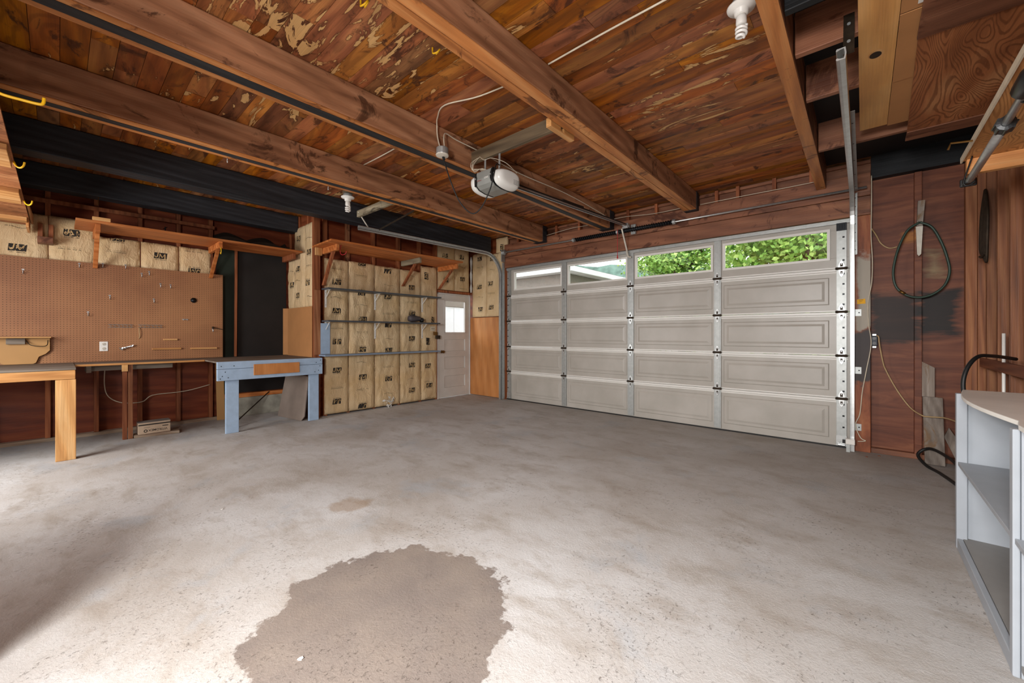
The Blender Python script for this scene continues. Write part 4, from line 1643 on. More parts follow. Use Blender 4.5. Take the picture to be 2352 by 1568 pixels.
wood_bracket(th, 4.69, -5.96, -5.42, 2.47, 2.06, 'stud')
mb = MB()
mb.box(-5.94, -5.90, 2.44, 2.53, 2.36, 2.469)
mb.build('cleat', M['fir'], th, bevel=.003)

GSG = 'painted shelves on white metal brackets'
for z, x1, y0, y1, lb, m in ((1.868, -5.735, 2.54, 4.585, 'topmost dark grey wall shelf on metal brackets', 'shelf_grey'),
                            (1.40, -5.735, 2.54, 4.56, 'middle dark grey wall shelf, the one carrying the sprayer', 'shelf_grey'),
                            (.90, -5.735, 2.50, 4.57, 'lowest blue grey wall shelf at bench height', 'blue_grey')):
    th = thing('wall_shelf', lb, 'shelf', (-5.85, 3.55, z), GSG)
    mb = MB()
    mb.box(-5.948, x1, y0, y1, z - .001, z + .022)
    mb.build('board', M[m], th, bevel=.003)
    if z > 1:
        for y in (2.60, 3.394, 4.315):
            mb = MB()
            mb.box(-5.952, -5.947, y - .014, y + .014, z - .255, z - .004)
            mb.box(-5.947, -5.80, y - .012, y + .012, z - .005, z - .0015)
            mb.bar((-5.947, y, z - .12), (-5.82, y, z - .004), .006, .01)
            for q in (.03, .22):
                mb.lathe([(.004, 0), (.004, .0015)], (-5.9468, y, z - q), 'X', 8, 1)
            mb.build('metal_bracket', [M['white'], M['steel_dark']], th)

th = thing('paint_sprayer', 'dark grey sprayer head lying on the middle wall shelf', 'sprayer', (-5.84, 4.1, 1.42))
mb = MB()
mb.lathe([(.02, -.13), (.05, -.12), (.062, -.07), (.055, 0), (.045, .06), (.04, .1), (.02, .105)], (-5.83, 4.08, 1.487), 'Y', 16)
mb.build('body', M['sponge'], th, smooth=True)
mb = MB()
mb.lathe([(.01, 0), (.036, .004), (.04, .03), (.036, .055), (.01, .06)], (-5.83, 4.19, 1.465), 'Y', 16)
mb.build('cap', M['black_plastic'], th, smooth=True)
mb = MB()
mb.box(-5.85, -5.81, 4.02, 4.06, 1.53, 1.56)
mb.build('knob', M['black_plastic'], th, bevel=.006)

# blue paint daub on the corner studs below the middle shelf
mb = MB()
mb.box(-5.94, -5.9345, 2.52, 2.66, .925, 1.38)
tag(mb.build('blue_board', M['blue'], bevel=.002), 'light blue painted board strip at the left end of the lower shelves', 'board')
mb = MB()
mb.box(-5.942, -5.934, 2.432, 2.52, .92, 1.86)
tag(mb.build('corner_strip', M['stud_old'], bevel=.002), 'pinkish wooden corner strip beside the left ends of the wall shelves', 'trim')

# switches beside the side door
th = thing('switch_plate', 'ivory switch plate on the insulation beside the side door', 'switch', (-5.95, 4.545, 1.3))
mb = MB()
mb.box(-5.945, -5.938, 4.49, 4.60, 1.275, 1.36)
mb.build('cover_plate', M['wire_white'], th, bevel=.003)
for dy in (-.02, .02):
    mb = MB()
    mb.box(-5.938, -5.93, 4.545 + dy - .004, 4.545 + dy + .004, 1.31, 1.33)
    mb.build('toggle', M['ink_soft'], th)
th = thing('junction_box', 'small rusty metal box below the ivory switch plate', 'electrical box', (-5.95, 4.64, 1.13))
mb = MB()
mb.box(-5.945, -5.90, 4.56, 4.62, 1.20, 1.262)
mb.build('upper_box', M['brass'], th, bevel=.003)
mb = MB()
mb.box(-5.945, -5.895, 4.605, 4.685, 1.13, 1.196)
mb.build('lower_box', M['rusty'], th, bevel=.003)

# ================================================================ GARAGE DOOR TRACKS, SPRING, OPENER
TRG = 'galvanised garage door tracks'


def track(label, xin, sgn, yend, zh, yv, zcurve):
    """vertical run at (xin, yv), quarter bend, horizontal run back to yend at height zh"""
    th = thing('door_track', label, 'door track', (xin, yv, 0), TRG)
    R = zh - zcurve
    path = [(xin, yv, .003), (xin, yv, zcurve)]
    for k in range(1, 11):
        g = k / 10 * math.pi / 2
        path.append((xin, yv - R + R * math.cos(g), zcurve + R * math.sin(g)))
    path.append((xin, yend, zh - .03))
    # channel profile swept along the path: web plus two rolled lips
    mb = MB()
    prof = [(-.012, -.03), (-.016, -.022), (-.012, -.016), (0.0, -.022), (.016, -.024), (.02, 0), (.016, .024), (0.0, .022), (-.012, .016), (-.016, .022), (-.012, .03), (0, .029), (.022, .03), (.026, 0), (.022, -.03), (0, -.029)]
    P = [Vector(p) for p in path]
    n = len(prof)
    for i, p in enumerate(P):
        t_ = (P[min(i + 1, len(P) - 1)] - P[max(i - 1, 0)]).normalized()
        a = Vector((1, 0, 0)) * sgn
        b = t_.cross(Vector((1, 0, 0)))
        b.normalize()
        for u, v in prof:
            mb.v.append(tuple(p + a * u + b * v))
    for i in range(len(P) - 1):
        for k in range(n):
            k2 = (k + 1) % n
            mb.face((i * n + k, i * n + k2, (i + 1) * n + k2, (i + 1) * n + k))
    mb.face(list(range(n))[::-1])
    mb.face([(len(P) - 1) * n + k for k in range(n)])
    mb.build('rail', M['galv'], th, smooth=False)
    return th


tl = track('long galvanised door track hanging in front of the wall shelves', -5.085, -1, 2.66, 2.68, 5.46, 2.28)
mb = MB()
mb.box(-5.06, -5.028, 5.47, 5.51, .01, 2.55)
mb.build('mounting_angle', M['galv_matt'], tl, bevel=.002)
mb = MB()
mb.lathe([(.01, -.035), (.045, -.03), (.05, -.02), (.035, -.012), (.035, .012), (.05, .02), (.045, .03), (.01, .035)], (-4.97, 5.42, 2.722), 'X', 20)
tag(mb.build('cable_drum', M['galv_matt'], smooth=True), 'round cable drum on the left end of the torsion bar', 'cable drum')
mb = MB()
mb.box(-5.025, -5.01, 5.40, 5.498, 2.56, 2.78)
tag(mb.build('bearing_bracket', M['galv_matt'], bevel=.003), 'steel bearing bracket under the left cable drum', 'bracket')
# hanger of the left track
th = thing('track_hanger', 'speckled wood block and perforated strap holding the left door track', 'hanger', (-5.0, 2.72, 2.7))
mb = MB()
mb.box(-5.135, -4.252, 2.66, 2.70, 2.80, 2.885)
mb.build('wood_block', M['scrap'], th, bevel=.003)
mb = MB()
mb.box(-5.10, -5.076, 2.845, 2.85, 2.675, 2.86) if False else mb.bar((-5.085, 2.655, 2.86), (-5.085, 2.80, 2.675), .024, .004, (0, 1, 0))
mb.build('strap', M['off_white'], th)
mb = MB()
mb.bar((-5.06, 2.95, 2.675), (-4.30, 2.99, 2.79), .022, .004, (0, 1, 0))
mb.build('brace', M['rusty'], th)

tr_ = track('galvanised door track rising beside the yellow note to a loose ceiling end', -.088, 1, 2.62, 2.67, 5.46, 2.36)
mb = MB()
mb.box(-.10, -.044, 5.4935, 5.4975, 2.05, 2.69)
mb.box(-.0484, -.044, 5.476, 5.493, 2.05, 2.69)
for k in range(7):
    mb.lathe([(.005, 0), (.005, .001)], (-.06, 5.4925, 2.1 + k * .09), 'Y', 8, 1)
mb.build('mounting_angle', [M['galv_matt'], M['steel_dark']], tr_)
mb = MB()
mb.box(-.080, -.040, 3.50, 5.47, 2.706, 2.710)
mb.box(-.080, -.076, 3.50, 5.47, 2.7102, 2.74)
for y in (3.7, 4.1, 4.5, 4.9, 5.3):
    mb.lathe([(.006, 0), (.006, .001)], (-.056, y, 2.7045), 'Z', 8, 1)
mb.build('stiffening_angle', [M['galv_matt'], M['steel_dark']], tr_)
mb = MB()
mb.bar((-.055, 2.68, 2.66), (-.055, 2.80, 3.03), .045, .004, (0, 1, 0))
for q in (.2, .5, .8, .93):
    p = Vector((-.055, 2.68, 2.66)).lerp(Vector((-.055, 2.80, 3.03)), q)
    mb.lathe([(.008, -.008), (.008, 0)], tuple(p), 'Y', 8, 1)
mb.build('perforated_hanger', [M['rusty'], M['galv']], tr_)
for z in (1.443, .842, .251):
    mb = MB()
    mb.box(-.06, -.012, 5.4985, 5.5035, z - .035, z + .035)
    mb.box(-.064, -.06, 5.47, 5.5035, z - .035, z + .035)
    mb.lathe([(.007, 0), (.007, .003)], (-.03, 5.496, z), 'Y', 8, 1)
    mb.build('wall_clip', [M['galv_matt'], M['steel_dark']], tr_)

th = thing('torsion_bar', 'long steel torsion bar with a black spring above the garage door', 'torsion bar', (-2.5, 5.42, 2.70))
mb = MB()
mb.tube([(-4.92, 5.42, 2.722), (.03, 5.42, 2.712)], .0125, 10)
mb.build('bar', M['galv'], th, smooth=True)
mb = MB()
pts = []
N = 46 * 8
for k in range(N + 1):
    x = -3.43 + 1.52 * k / N
    g = 2 * math.pi * k / 8
    pts.append((x, 5.42 + .026 * math.cos(g), 2.717 + .026 * math.sin(g)))
mb.tube(pts, .0085, 5)
mb.tube([(-3.42, 5.42, 2.717), (-1.92, 5.42, 2.717)], .0225, 14)
mb.build('spring', M['steel_dark'], th, smooth=True)
for x in (-3.46, -1.89, -2.70):
    mb = MB()
    mb.lathe([(.013, -.018), (.034, -.018), (.034, .018), (.013, .018)], (x, 5.42, 2.717), 'X', 16)
    mb.build('collar', M['galv_matt'], th)
mb = MB()
mb.box(-2.52, -2.45, 5.462, 5.498, 2.66, 2.80)
mb.build('centre_bracket', M['galv_matt'], th, bevel=.002)

# opener: grey centre band, two white lens covers, rail to the wall
op = thing('garage_door_opener', 'grey and white garage door opener hanging under the ceiling beams', 'door opener', (-2.52, 2.6, 2.5))
prof = [(2.49, 2.672), (2.482, 2.60), (2.495, 2.55), (2.53, 2.525), (2.60, 2.512), (2.71, 2.512), (2.765, 2.535), (2.775, 2.60), (2.775, 2.672)]
mb = MB()
mb.prism(prof, lambda a, b, t_: (t_, a, b), -2.62, -2.42)
mb.build('centre_band', M['opener_grey'], op, bevel=.008)
for sg, x0, nm in ((1, -2.418, 'right'), (-1, -2.622, 'left')):
    mb = MB()
    n = len(prof)
    # dark gasket then the bulging lens
    lens = [(2.483, 2.668), (2.474, 2.60), (2.485, 2.55), (2.52, 2.52), (2.60, 2.505), (2.71, 2.505), (2.772, 2.53), (2.785, 2.60), (2.782, 2.668)]
    cy_, cz_ = 2.63, 2.60
    rings = [(0, 1.0), (.024, 1.0), (.05, .965), (.072, .88), (.086, .74), (.092, .55)]
    for d, k in rings:
        for a, b in lens:
            mb.v.append((x0 + sg * (d + .006), cy_ + (a - cy_) * k, cz_ + (b - cz_) * (k if b < cz_ else 1 - (1 - k) * .55)))
    for i in range(len(rings) - 1):
        for k in range(n):
            k2 = (k + 1) % n
            mb.face((i * n + k, i * n + k2, (i + 1) * n + k2, (i + 1) * n + k))
    mb.face(list(range(n))[::-1])
    mb.face([(len(rings) - 1) * n + k for k in range(n)])
    ln = mb.build('lens_cover', M['lens'], op, smooth=True)
    ln.modifiers.new('sub', 'SUBSURF').levels = 2
    ln.modifiers['sub'].render_levels = 2
    mb = MB()
    pr_ = [(cy_ + (a - cy_) * 1.012, cz_ + (b - cz_) * 1.02) for a, b in prof]
    mb.prism(pr_, lambda a, b, t_: (t_, a, b), x0 - .003 + sg * .001, x0 + .003 + sg * .001)
    mb.build('gasket', M['black_plastic'], op)
    mb = MB()
    mb.prism([(x0 - sg * .002, 2.655), (x0 - sg * .018, 2.62), (x0 - sg * .018, 2.58), (x0 - sg * .004, 2.545), (x0 + sg * .006, 2.545), (x0 + sg * .006, 2.66)], lambda a, b, t_: (a, t_, b), 2.474, 2.486)
    so = mb.build('side_clip', M['black_plastic'], op, bevel=.002)
    mb = MB()
    mb.lathe([(.0075, -.004), (.0075, 0)], (x0 - sg * .009, 2.474, 2.61), 'Y', 12)
    mb.build('screw', M['galv'], so)
mb = MB()
fno = lambda a, b: (a, 2.4835 - .0015 - (b - 2.60) * -.08, b)
put_text(mb, 'LiftMaster', -2.575, 2.590, .062, .013, fno, 0, .012)
put_text(mb, '1245', -2.488, 2.600, .046, .016, fno, 1, .02)
mb.build('printed_name', [M['faded_red'], M['white']], op)
for x in (-2.62, -2.44):
    mb = MB()
    mb.bar((x, 2.60, 2.673), (x, 2.605, 2.84), .022, .003, (1, 0, 0) if False else (0, 1, 0))
    mb.build('hanger_strap', M['galv_matt'], op)
mb = MB()
for k in range(6):
    for j in range(4):
        mb.box(-2.322, -2.319, 2.66 + k * .014, 2.668 + k * .014, 2.548 + j * .012, 2.552 + j * .012)
mb.build('vent_slots', M['opener_grey'], op)
mb = MB()
mb.bar((-2.53, 2.778, 2.655), (-2.56, 5.42, 2.79), .03, .034)
mb.build('rail', M['black_plastic'], op, bevel=.002)
mb = MB()
mb.bar((-2.512, 2.82, 2.645), (-2.542, 5.40, 2.775), .004, .018)
mb.bar((-2.530, 2.82, 2.634), (-2.560, 5.35, 2.766), .018, .004)
mb.build('rail_glint_strip', M['galv'], op)
mb = MB()
mb.tube([(-2.515, 2.82, 2.632), (-2.545, 5.30, 2.762)], .006, 6)
mb.build('chain', M['steel_dark'], op)
mb = MB()
mb.bar((-2.555, 3.75, 2.725), (-2.56, 4.2, 2.75), .05, .03)
mb.build('trolley', M['black_plastic'], op, bevel=.003)
mb = MB()
mb.box(-2.59, -2.53, 5.38, 5.46, 2.757, 2.815)
mb.box(-2.60, -2.52, 5.35, 5.383, 2.735, 2.765)
mb.build('header_bracket', M['galv'], op, bevel=.003)
mb = MB()
mb.bar((-2.61, 5.36, 2.74), (-2.60, 5.50, 2.46), .022, .012)
mb.tube(smoothpath([(-2.60, 5.50, 2.46), (-2.595, 5.51, 2.40), (-2.58, 5.52, 2.355), (-2.545, 5.53, 2.345)], 5), .012, 8)
mb.build('door_arm', M['off_white'], op, bevel=.002)
mb = MB()
mb.tube([(-2.66, 5.33, 2.735), (-2.66, 5.33, 2.36)], .004, 6)
mb.tube([(-2.66, 5.33, 2.36), (-2.66, 5.33, 2.31)], [.006, .012], 8)
mb.build('release_cord', M['red'], op)

mb = MB()
mb.box(-2.79, -1.762, 2.585, 2.622, 2.835, 2.945)
tag(mb.build('cross_board', M['mossy_x'], bevel=.004), 'grey stained board spanning two ceiling beams above the opener', 'board')
mb = MB()
mb.box(-1.81, -1.7625, 2.45, 2.58, 2.80, 2.86)
mb.box(-1.81, -1.7625, 2.625, 2.77, 2.80, 2.86)
mb.box(-1.81, -1.7625, 2.45, 2.77, 2.79, 2.80)
tag(mb.build('wood_cleat', M['fir_y'], bevel=.002), 'short yellow wood cleat nailed to the thick split beam', 'cleat')

# electrical box on the beam beside the opener, its cables and cord
eb = thing('ceiling_box', 'round metal electrical box with a black cord on the beam beside the opener', 'electrical box', (-2.75, 2.2, 2.79))
mb = MB()
mb.lathe([(.05, 2.775), (.052, 2.78), (.052, 2.83), (.046, 2.836)], (-2.742, 2.2, 0), 'Z', 20)
mb.build('box', M['galv_matt'], eb, bevel=.002)
mb = MB()
mb.lathe([(.02, 2.760), (.054, 2.766), (.056, 2.7745)], (-2.742, 2.2, 0), 'Z', 20)
mb.build('cover', M['off_white'], eb)
mb = MB()
mb.tube(smoothpath([(-2.742, 2.21, 2.76), (-2.73, 2.22, 2.70), (-2.70, 2.26, 2.55), (-2.66, 2.33, 2.38), (-2.58, 2.40, 2.28), (-2.50, 2.44, 2.33), (-2.41, 2.455, 2.47), (-2.375, 2.46, 2.58), (-2.372, 2.49, 2.68), (-2.39, 2.55, 2.70)], 7), .0055, 8)
mb.build('cord', M['black'], eb, smooth=True)
mb = MB()
mb.tube([(-2.742, 2.21, 2.765), (-2.736, 2.215, 2.735)], .012, 10)
mb.build('strain_relief', M['black'], eb)
mb = MB()
mb.tube(smoothpath([(-2.755, 2.185, 2.84), (-2.77, 2.17, 2.93), (-2.765, 2.16, 3.02), (-2.68, 2.1, 3.038), (-2.5, 2.03, 3.042), (-2.2, 2.13, 3.042), (-1.77, 2.19, 3.042)], 6), .0055, 7)
tag(mb.build('power_cable', M['wire_white'], smooth=True), 'off-white cable running from the ceiling box across the planks', 'cable')
mb = MB()
mb.tube(smoothpath([(-2.725, 2.21, 2.84), (-2.74, 2.215, 2.93), (-2.765, 2.26, 2.99), (-2.785, 2.4, 2.99), (-2.785, 2.7, 2.985), (-2.785, 3.3, 2.955), (-2.785, 4.2, 2.975), (-2.785, 5.1, 2.93), (-2.775, 5.33, 2.88)], 6), .0055, 7)
tag(mb.build('power_cable', M['wire_white'], smooth=True), 'off-white cable arching from the ceiling box along the beam', 'cable')
mb = MB()
mb.tube(smoothpath([(-1.595, 2.185, 3.042), (-1.2, 2.18, 3.042), (-.8, 2.185, 3.042), (-.39, 2.19, 3.042)], 6), .006, 7)
tag(mb.build('power_cable', M['wire_white'], smooth=True), 'off-white cable across the planks towards the right-hand bulb', 'cable')
mb = MB()
mb.tube(smoothpath([(-4.04, 2.17, 3.042), (-3.7, 2.18, 3.042), (-3.2, 2.18, 3.042), (-2.99, 2.18, 3.042)], 6), .006, 7)
tag(mb.build('power_cable', M['wire_white'], smooth=True), 'off-white cable across the planks above the left-hand bulb', 'cable')
# bundle of thin wires above the opener
mb = MB()
r = random.Random(9)
for k in range(5):
    x, y = -2.70 + k * .008, 2.52
    mb.tube(smoothpath([(x, 2.58, 2.86), (x - .02, y, 2.80 - .02 * (k % 3)), (x, y - .01, 2.74 - .01 * k), (x + .05, 2.56, 2.735), (x + .08 + .02 * k, 2.58, 2.69 - .004 * k)], 5), .0022, 5)
mb.tube(smoothpath([(-2.66, 2.57, 2.86), (-2.58, 2.55, 2.80), (-2.5, 2.57, 2.80), (-2.38, 2.62, 2.74), (-2.36, 2.75, 2.68)], 5), .0022, 5)
tag(mb.build('thin_wire_bundle', M['wire_white']), 'bundle of thin white wires dangling above the opener', 'wires')
mb = MB()
mb.tube(smoothpath([(-4.143, 5.485, 2.89), (-3.568, 5.485, 2.932), (-3.168, 5.485, 2.925), (-2.659, 5.485, 2.94), (-2.203, 5.485, 2.90), (-1.78, 5.485, 2.90)], 6), .004, 6)
tag(mb.build('thin_wire', M['wire_white'], smooth=True), 'thin pale wire strung along the garage door header, left of the thick beam', 'wire')
mb = MB()
mb.tube(smoothpath([(-1.58, 5.485, 2.895), (-1.1, 5.485, 2.895), (-.7, 5.49, 2.892), (-.4, 5.49, 2.891)], 6), .004, 6)
tag(mb.build('thin_wire', M['wire_white'], smooth=True), 'thin pale wire lying along the header, right of the thick beam', 'wire')


# spiral bulbs
def bulb(x, y, z, label, group='bare spiral bulbs in ceiling holders'):
    th = thing('ceiling_lamp', label, 'lamp', (x, y, z), group)
    mb = MB()
    mb.lathe([(.045, 0), (.05, -.012), (.05, -.03)][::-1], (x, y, z), 'Z', 20)
    mb.build('box', M['galv_matt'], th)
    mb = MB()
    mb.lathe([(.058, -.031), (.072, -.036), (.068, -.046), (.04, -.055), (.036, -.06), (.034, -.078), (.028, -.084)], (x, y, z), 'Z', 28)
    mb.build('holder', M['white'], th, smooth=True)
    mb = MB()
    mb.lathe([(.022, -.084), (.026, -.10), (.027, -.128), (.02, -.138)], (x, y, z), 'Z', 20)
    mb.build('bulb_base', M['white'], th, smooth=True)
    mb = MB()
    pts = []
    for k in range(61):
        g = k / 60 * 2 * math.pi * 3.1
        rr = .024 * (1 if k < 48 else 1 - .5 * (k - 48) / 12)
        pts.append((x + rr * math.cos(g), y + rr * math.sin(g), z - .142 - .062 * k / 60))
    mb.tube(pts, .0078, 8)
    mb.build('spiral_tube', M['bulb'], th, smooth=True)
    return th


bulb(-4.385, 2.165, 2.787 + .02, 'bare white spiral bulb beside the left beam above the wall shelves')
bulb(-.50, 2.47, 3.047, 'bare white spiral bulb beside the narrow beam, top right of the photo')
mb = MB()
mb.box(-4.42, -4.255, 2.12, 2.21, 2.81, 2.84)
tag(mb.build('mounting_block', M['mossy_x']), 'wood block holding the left spiral bulb against its beam', 'block')

# yellow looped hooks in the ceiling
YG = 'yellow coated hooks'


def ceil_hook(x, y, label):
    th = thing('coated_hook', label, 'hook', (x, y, 3.045), YG)
    mb = MB()
    mb.tube(smoothpath([(x, y, 3.047), (x + .0, y, 3.02), (x + .02, y - .01, 2.995), (x + .055, y - .01, 2.985), (x + .07, y, 3.0), (x + .055, y + .012, 3.012), (x + .015, y + .015, 3.005)], 6), .005, 8)
    mb.build('hook_wire', M['yellow'], th, smooth=True)
    return th


ceil_hook(-2.06, 1.575, 'yellow hook screwed into the ceiling planks left of the thick beam')
ceil_hook(-2.06, 1.09, 'yellow hook in the ceiling planks cut by the top edge of the photo')

# screw eyes along the beam bottom
for i, (x, y) in enumerate(((-4.22, .985), (-4.22, 1.87))):
    th = thing('screw_eye', ['small screw eye under the left beam, nearer the plywood loft', 'small screw eye under the left beam, nearer the bulb'][i], 'screw eye', (x, y, 2.75), 'screw eyes under the left beam')
    mb = MB()
    mb.tube([(x, y, 2.782), (x, y, 2.755)], .003, 6)
    mb.tube([(x + .01 * math.cos(k * .7), y, 2.745 + .01 * math.sin(k * .7)) for k in range(9)], .0028, 6, True)
    mb.build('eye', M['galv'], th, smooth=True)

# ================================================================ LOFTS
th = thing('plywood_loft', 'low plywood storage loft along the back wall with yellow hooks on its edge', 'loft', (-4.2, -.9, 2.4))
mb = MB()
mb.box(-6.86, -1.75, -1.585, -.205, 2.412, 2.428)
mb.build('deck', M['fir_ply'], th)
for x0, x1 in ((-6.86, -6.46), (-5.62, -5.20), (-4.44, -4.03), (-2.6, -2.3)):
    mb = MB()
    mb.box(x0 if x0 > -6.8 else -6.52, x1 if x0 > -6.8 else -6.40, -1.58, -.215, 2.372, 2.4115)
    mb.build('batten', M['fir_y'], th, bevel=.003)
mb = MB()
mb.box(-6.86, -6.50, -.225, -.205, 2.33, 2.4115)
mb.build('end_lip', M['fir_x'], th, bevel=.002)
for x in (-6.2, -4.9, -3.5, -2.0):
    mb = MB()
    mb.box(x - .02, x + .02, -1.4, -1.36, 2.429, 3.046)
    mb.box(x - .02, x + .02, -.95, -.91, 2.429, 3.046)
    mb.build('hanger', M['stud'], th, bevel=.003)
mb = MB()
mb.hexa([(-6.86, -.20, 2.43), (-5.9, -.20, 2.43), (-5.9, -.185, 2.43), (-6.86, -.185, 2.43), (-6.86, -.20, 2.52), (-5.9, -.20, 2.45), (-5.9, -.185, 2.45), (-6.86, -.185, 2.52)])
tag(mb.build('wood_sliver', M['fir_x']), 'pale thin sliver of board along the far edge of the loft', 'board')


def edge_hook(x, y, long_, label):
    th = thing('coated_hook', label, 'hook', (x, y, 2.39), YG)
    mb = MB()
    z = 2.412
    if long_:
        mb.tube(smoothpath([(x, y, z + .03), (x, y + .005, z - .02), (x + .01, y + .02, z - .045), (x + .02, y + .09, z - .05), (x + .028, y + .14, z - .05), (x + .03, y + .152, z - .04), (x + .032, y + .155, z - .015)], 6), .0068, 8)
    else:
        mb.tube(smoothpath([(x, y, z - .02), (x + .01, y + .012, z - .05), (x + .03, y + .03, z - .062), (x + .05, y + .045, z - .05), (x + .055, y + .05, z - .025)], 6), .0055, 8)
    mb.build('hook_wire', M['yellow'], th, smooth=True)


edge_hook(-3.10, -.203, True, 'long yellow hook reaching out from the loft edge at the far left')
edge_hook(-4.33, -.203, False, 'small yellow hook on the loft edge, middle of the three')
edge_hook(-5.52, -.203, False, 'small yellow hook on the loft edge, farthest from the camera')
mb = MB()
mb.tube(smoothpath([(-6.28, 1.39, 2.35), (-6.25, 1.39, 2.33), (-6.245, 1.39, 2.29), (-6.262, 1.39, 2.262), (-6.282, 1.39, 2.28)], 6), .005, 8)
tag(mb.build('coated_hook', M['yellow'], smooth=True), 'yellow hook on the second bracket of the long shelf', 'hook', YG)
mb = MB()
mb.tube(smoothpath([(-5.50, 2.62, 2.468), (-5.53, 2.62, 2.42), (-5.53, 2.625, 2.36), (-5.50, 2.64, 2.335), (-5.45, 2.66, 2.35), (-5.44, 2.665, 2.385)], 6), .005, 8)
tag(mb.build('coated_hook', M['red'], smooth=True), 'red hook under the left end of the corner shelf', 'hook')

# bracket hanging from the bench wall left of the long shelf
th = thing('open_bracket', 'red brown open wooden bracket box on the bench wall left of the long shelf', 'bracket', (-6.85, -.1, 2.2))
mb = MB()
mb.box(-6.884, -6.85, -.155, -.118, 2.29, 2.45)
mb.box(-6.884, -6.85, -.075, -.04, 2.29, 2.45)
mb.build('cheeks', M['stud'], th, bevel=.002)
mb = MB()
mb.box(-6.884, -6.73, -.155, -.04, 2.22, 2.288)
mb.build('block', M['header'], th, bevel=.003)
mb = MB()
mb.tube([(-6.60, .3, 2.797), (-6.60, .3, 2.70)], .003, 6)
tag(mb.build('hanging_nail', M['brass']), 'long nail hanging from the black beam above the long shelf', 'nail')
mb = MB()
mb.tube([(-6.55, .88, 2.459), (-6.55, .88, 2.56)], .006, 8)
mb.tube([(-6.555, .86, 2.53), (-6.545, .90, 2.56)], .004, 6)
tag(mb.build('bolt', M['steel_dark']), 'small dark bolt standing on the long shelf', 'bolt')

# right-hand sheets stored under the joists
th = thing('plywood_strip', 'smooth pale plywood strip with an oval knot hole under the right joists', 'plywood', (.07, 3.0, 2.78))
mb = MB()
mb.box(-.018, .135, 1.2, 4.09, 2.787, 2.799)
mb.build('sheet', M['plyA'], th, bevel=.001)
mb = MB()
mb.flat([(.053 + .026 * math.cos(k * .3142), 3.03 + .034 * math.sin(k * .3142)) for k in range(20)], [tuple(range(20))[::-1]], lambda a, b: (a, b, 2.7862))
mb.build('knot_hole', M['rusty'], th)
mb = MB()
mb.flat([(.056 + .034 * math.cos(k * .3142), 3.025 + .045 * math.sin(k * .3142)) for k in range(20)], [tuple(range(20))[::-1]], lambda a, b: (a, b, 2.7866))
mb.build('knot_rim', M['fir_y'], th)
th = thing('cardboard_strip', 'brown cardboard strip taped between the plywood sheets under the right joists', 'cardboard', (.19, 3.2, 2.77))
mb = MB()
mb.box(.137, .262, 1.2, 2.72, 2.784, 2.788)
mb.box(.137, .262, 2.725, 3.42, 2.780, 2.784)
mb.box(.137, .262, 3.425, 4.11, 2.784, 2.788)
mb.build('sheet', M['cardboard'], th)
th = thing('fir_plywood_sheet', 'swirly grained fir plywood sheet stored under the right joists', 'plywood', (.5, 3.5, 2.74))
mb = MB()
mb.hexa([(.215, 2.95, 2.752), (.757, 2.95, 2.752), (.757, 4.24, 2.748), (.25, 4.24, 2.748), (.215, 2.95, 2.764), (.757, 2.95, 2.764), (.757, 4.24, 2.76), (.25, 4.24, 2.76)])
mb.build('sheet', M['fir_ply'], th)
mb = MB()
mb.box(.25, .757, 4.242, 4.42, 2.742, 2.76)
mb.build('edge_board', M['header'], th, bevel=.002)
mb = MB()
mb.box(.21, .757, 1.3, 2.945, 2.745, 2.763)
mb.build('near_board', M['header'], th, bevel=.002)
mb = MB()
mb.box(.195, .235, 2.62, 2.68, 2.7785, 2.7795)
tag(mb.build('paper_tag', M['white']), 'scrap of white paper at the end of the cardboard strip', 'paper')

th = thing('hanging_shelf', 'pale plywood overhead shelf against the right wall, closest to the camera', 'shelf', (.6, 2.4, 2.2))
mb = MB()
mb.box(.425, .762, 1.3, 3.40, 2.200, 2.214)
mb.build('board', M['fir_ply_light'], th, bevel=.001)
mb = MB()
mb.box(.437, .762, 3.36, 3.398, 2.115, 2.199)
mb.build('end_rail', M['fir_x'], th, bevel=.003)
mb = MB()
mb.box(.417, .424, 1.3, 3.402, 2.192, 2.222)
mb.build('edge_tape', M['wire_white'], th)
mb = MB()
mb.box(.53, .762, 2.28, 2.42, 2.16, 2.1995)
mb.box(.56, .762, 2.12, 2.27, 2.14, 2.1995)
mb.build('batten', M['fir_x'], th, bevel=.003)
mb = MB()
mb.box(.60, .64, 1.8, 1.84, 2.215, 2.744)
mb.box(.60, .64, 3.1, 3.14, 2.215, 2.748)
mb.build('hanger', M['stud'], th)
th = thing('telescopic_pole', 'black and steel telescopic pole hung under the pale overhead shelf', 'pole', (.42, 2.7, 2.05))
A, B, Cc = Vector((.447, 3.35, 2.078)), Vector((.43, 2.52, 2.062)), Vector((.408, 1.75, 2.05))
mb = MB()
mb.tube([A, B], .0165, 14)
mb.build('lower_tube', M['galv'], th, smooth=True)
mb = MB()
mb.tube([B, Cc], .013, 14)
mb.build('upper_tube', M['galv'], th, smooth=True)
d_ = (Cc - A).normalized()
mb = MB()
mb.tube([B - d_ * .03, B - d_ * .028, B + d_ * .028, B + d_ * .03], [.016, .028, .028, .016], 14)
for k in range(8):
    g = k * math.pi / 4
    e1 = d_.cross(Vector((0, 0, 1))).normalized()
    e2 = d_.cross(e1)
    o_ = (e1 * math.cos(g) + e2 * math.sin(g)) * .028
    mb.tube([B + o_ - d_ * .028, B + o_ + d_ * .028], .005, 6)
mb.build('clamp_collar', M['black_plastic'], th, smooth=False)
mb = MB()
mb.bar(A - d_ * .002, A - d_ * .06, .05, .034)
mb.bar(A - d_ * .05, A - d_ * .068, .066, .044)
mb.build('end_foot', M['black_plastic'], th, bevel=.006)
p2_ = Vector((.415, 2.12, 2.055))
mb = MB()
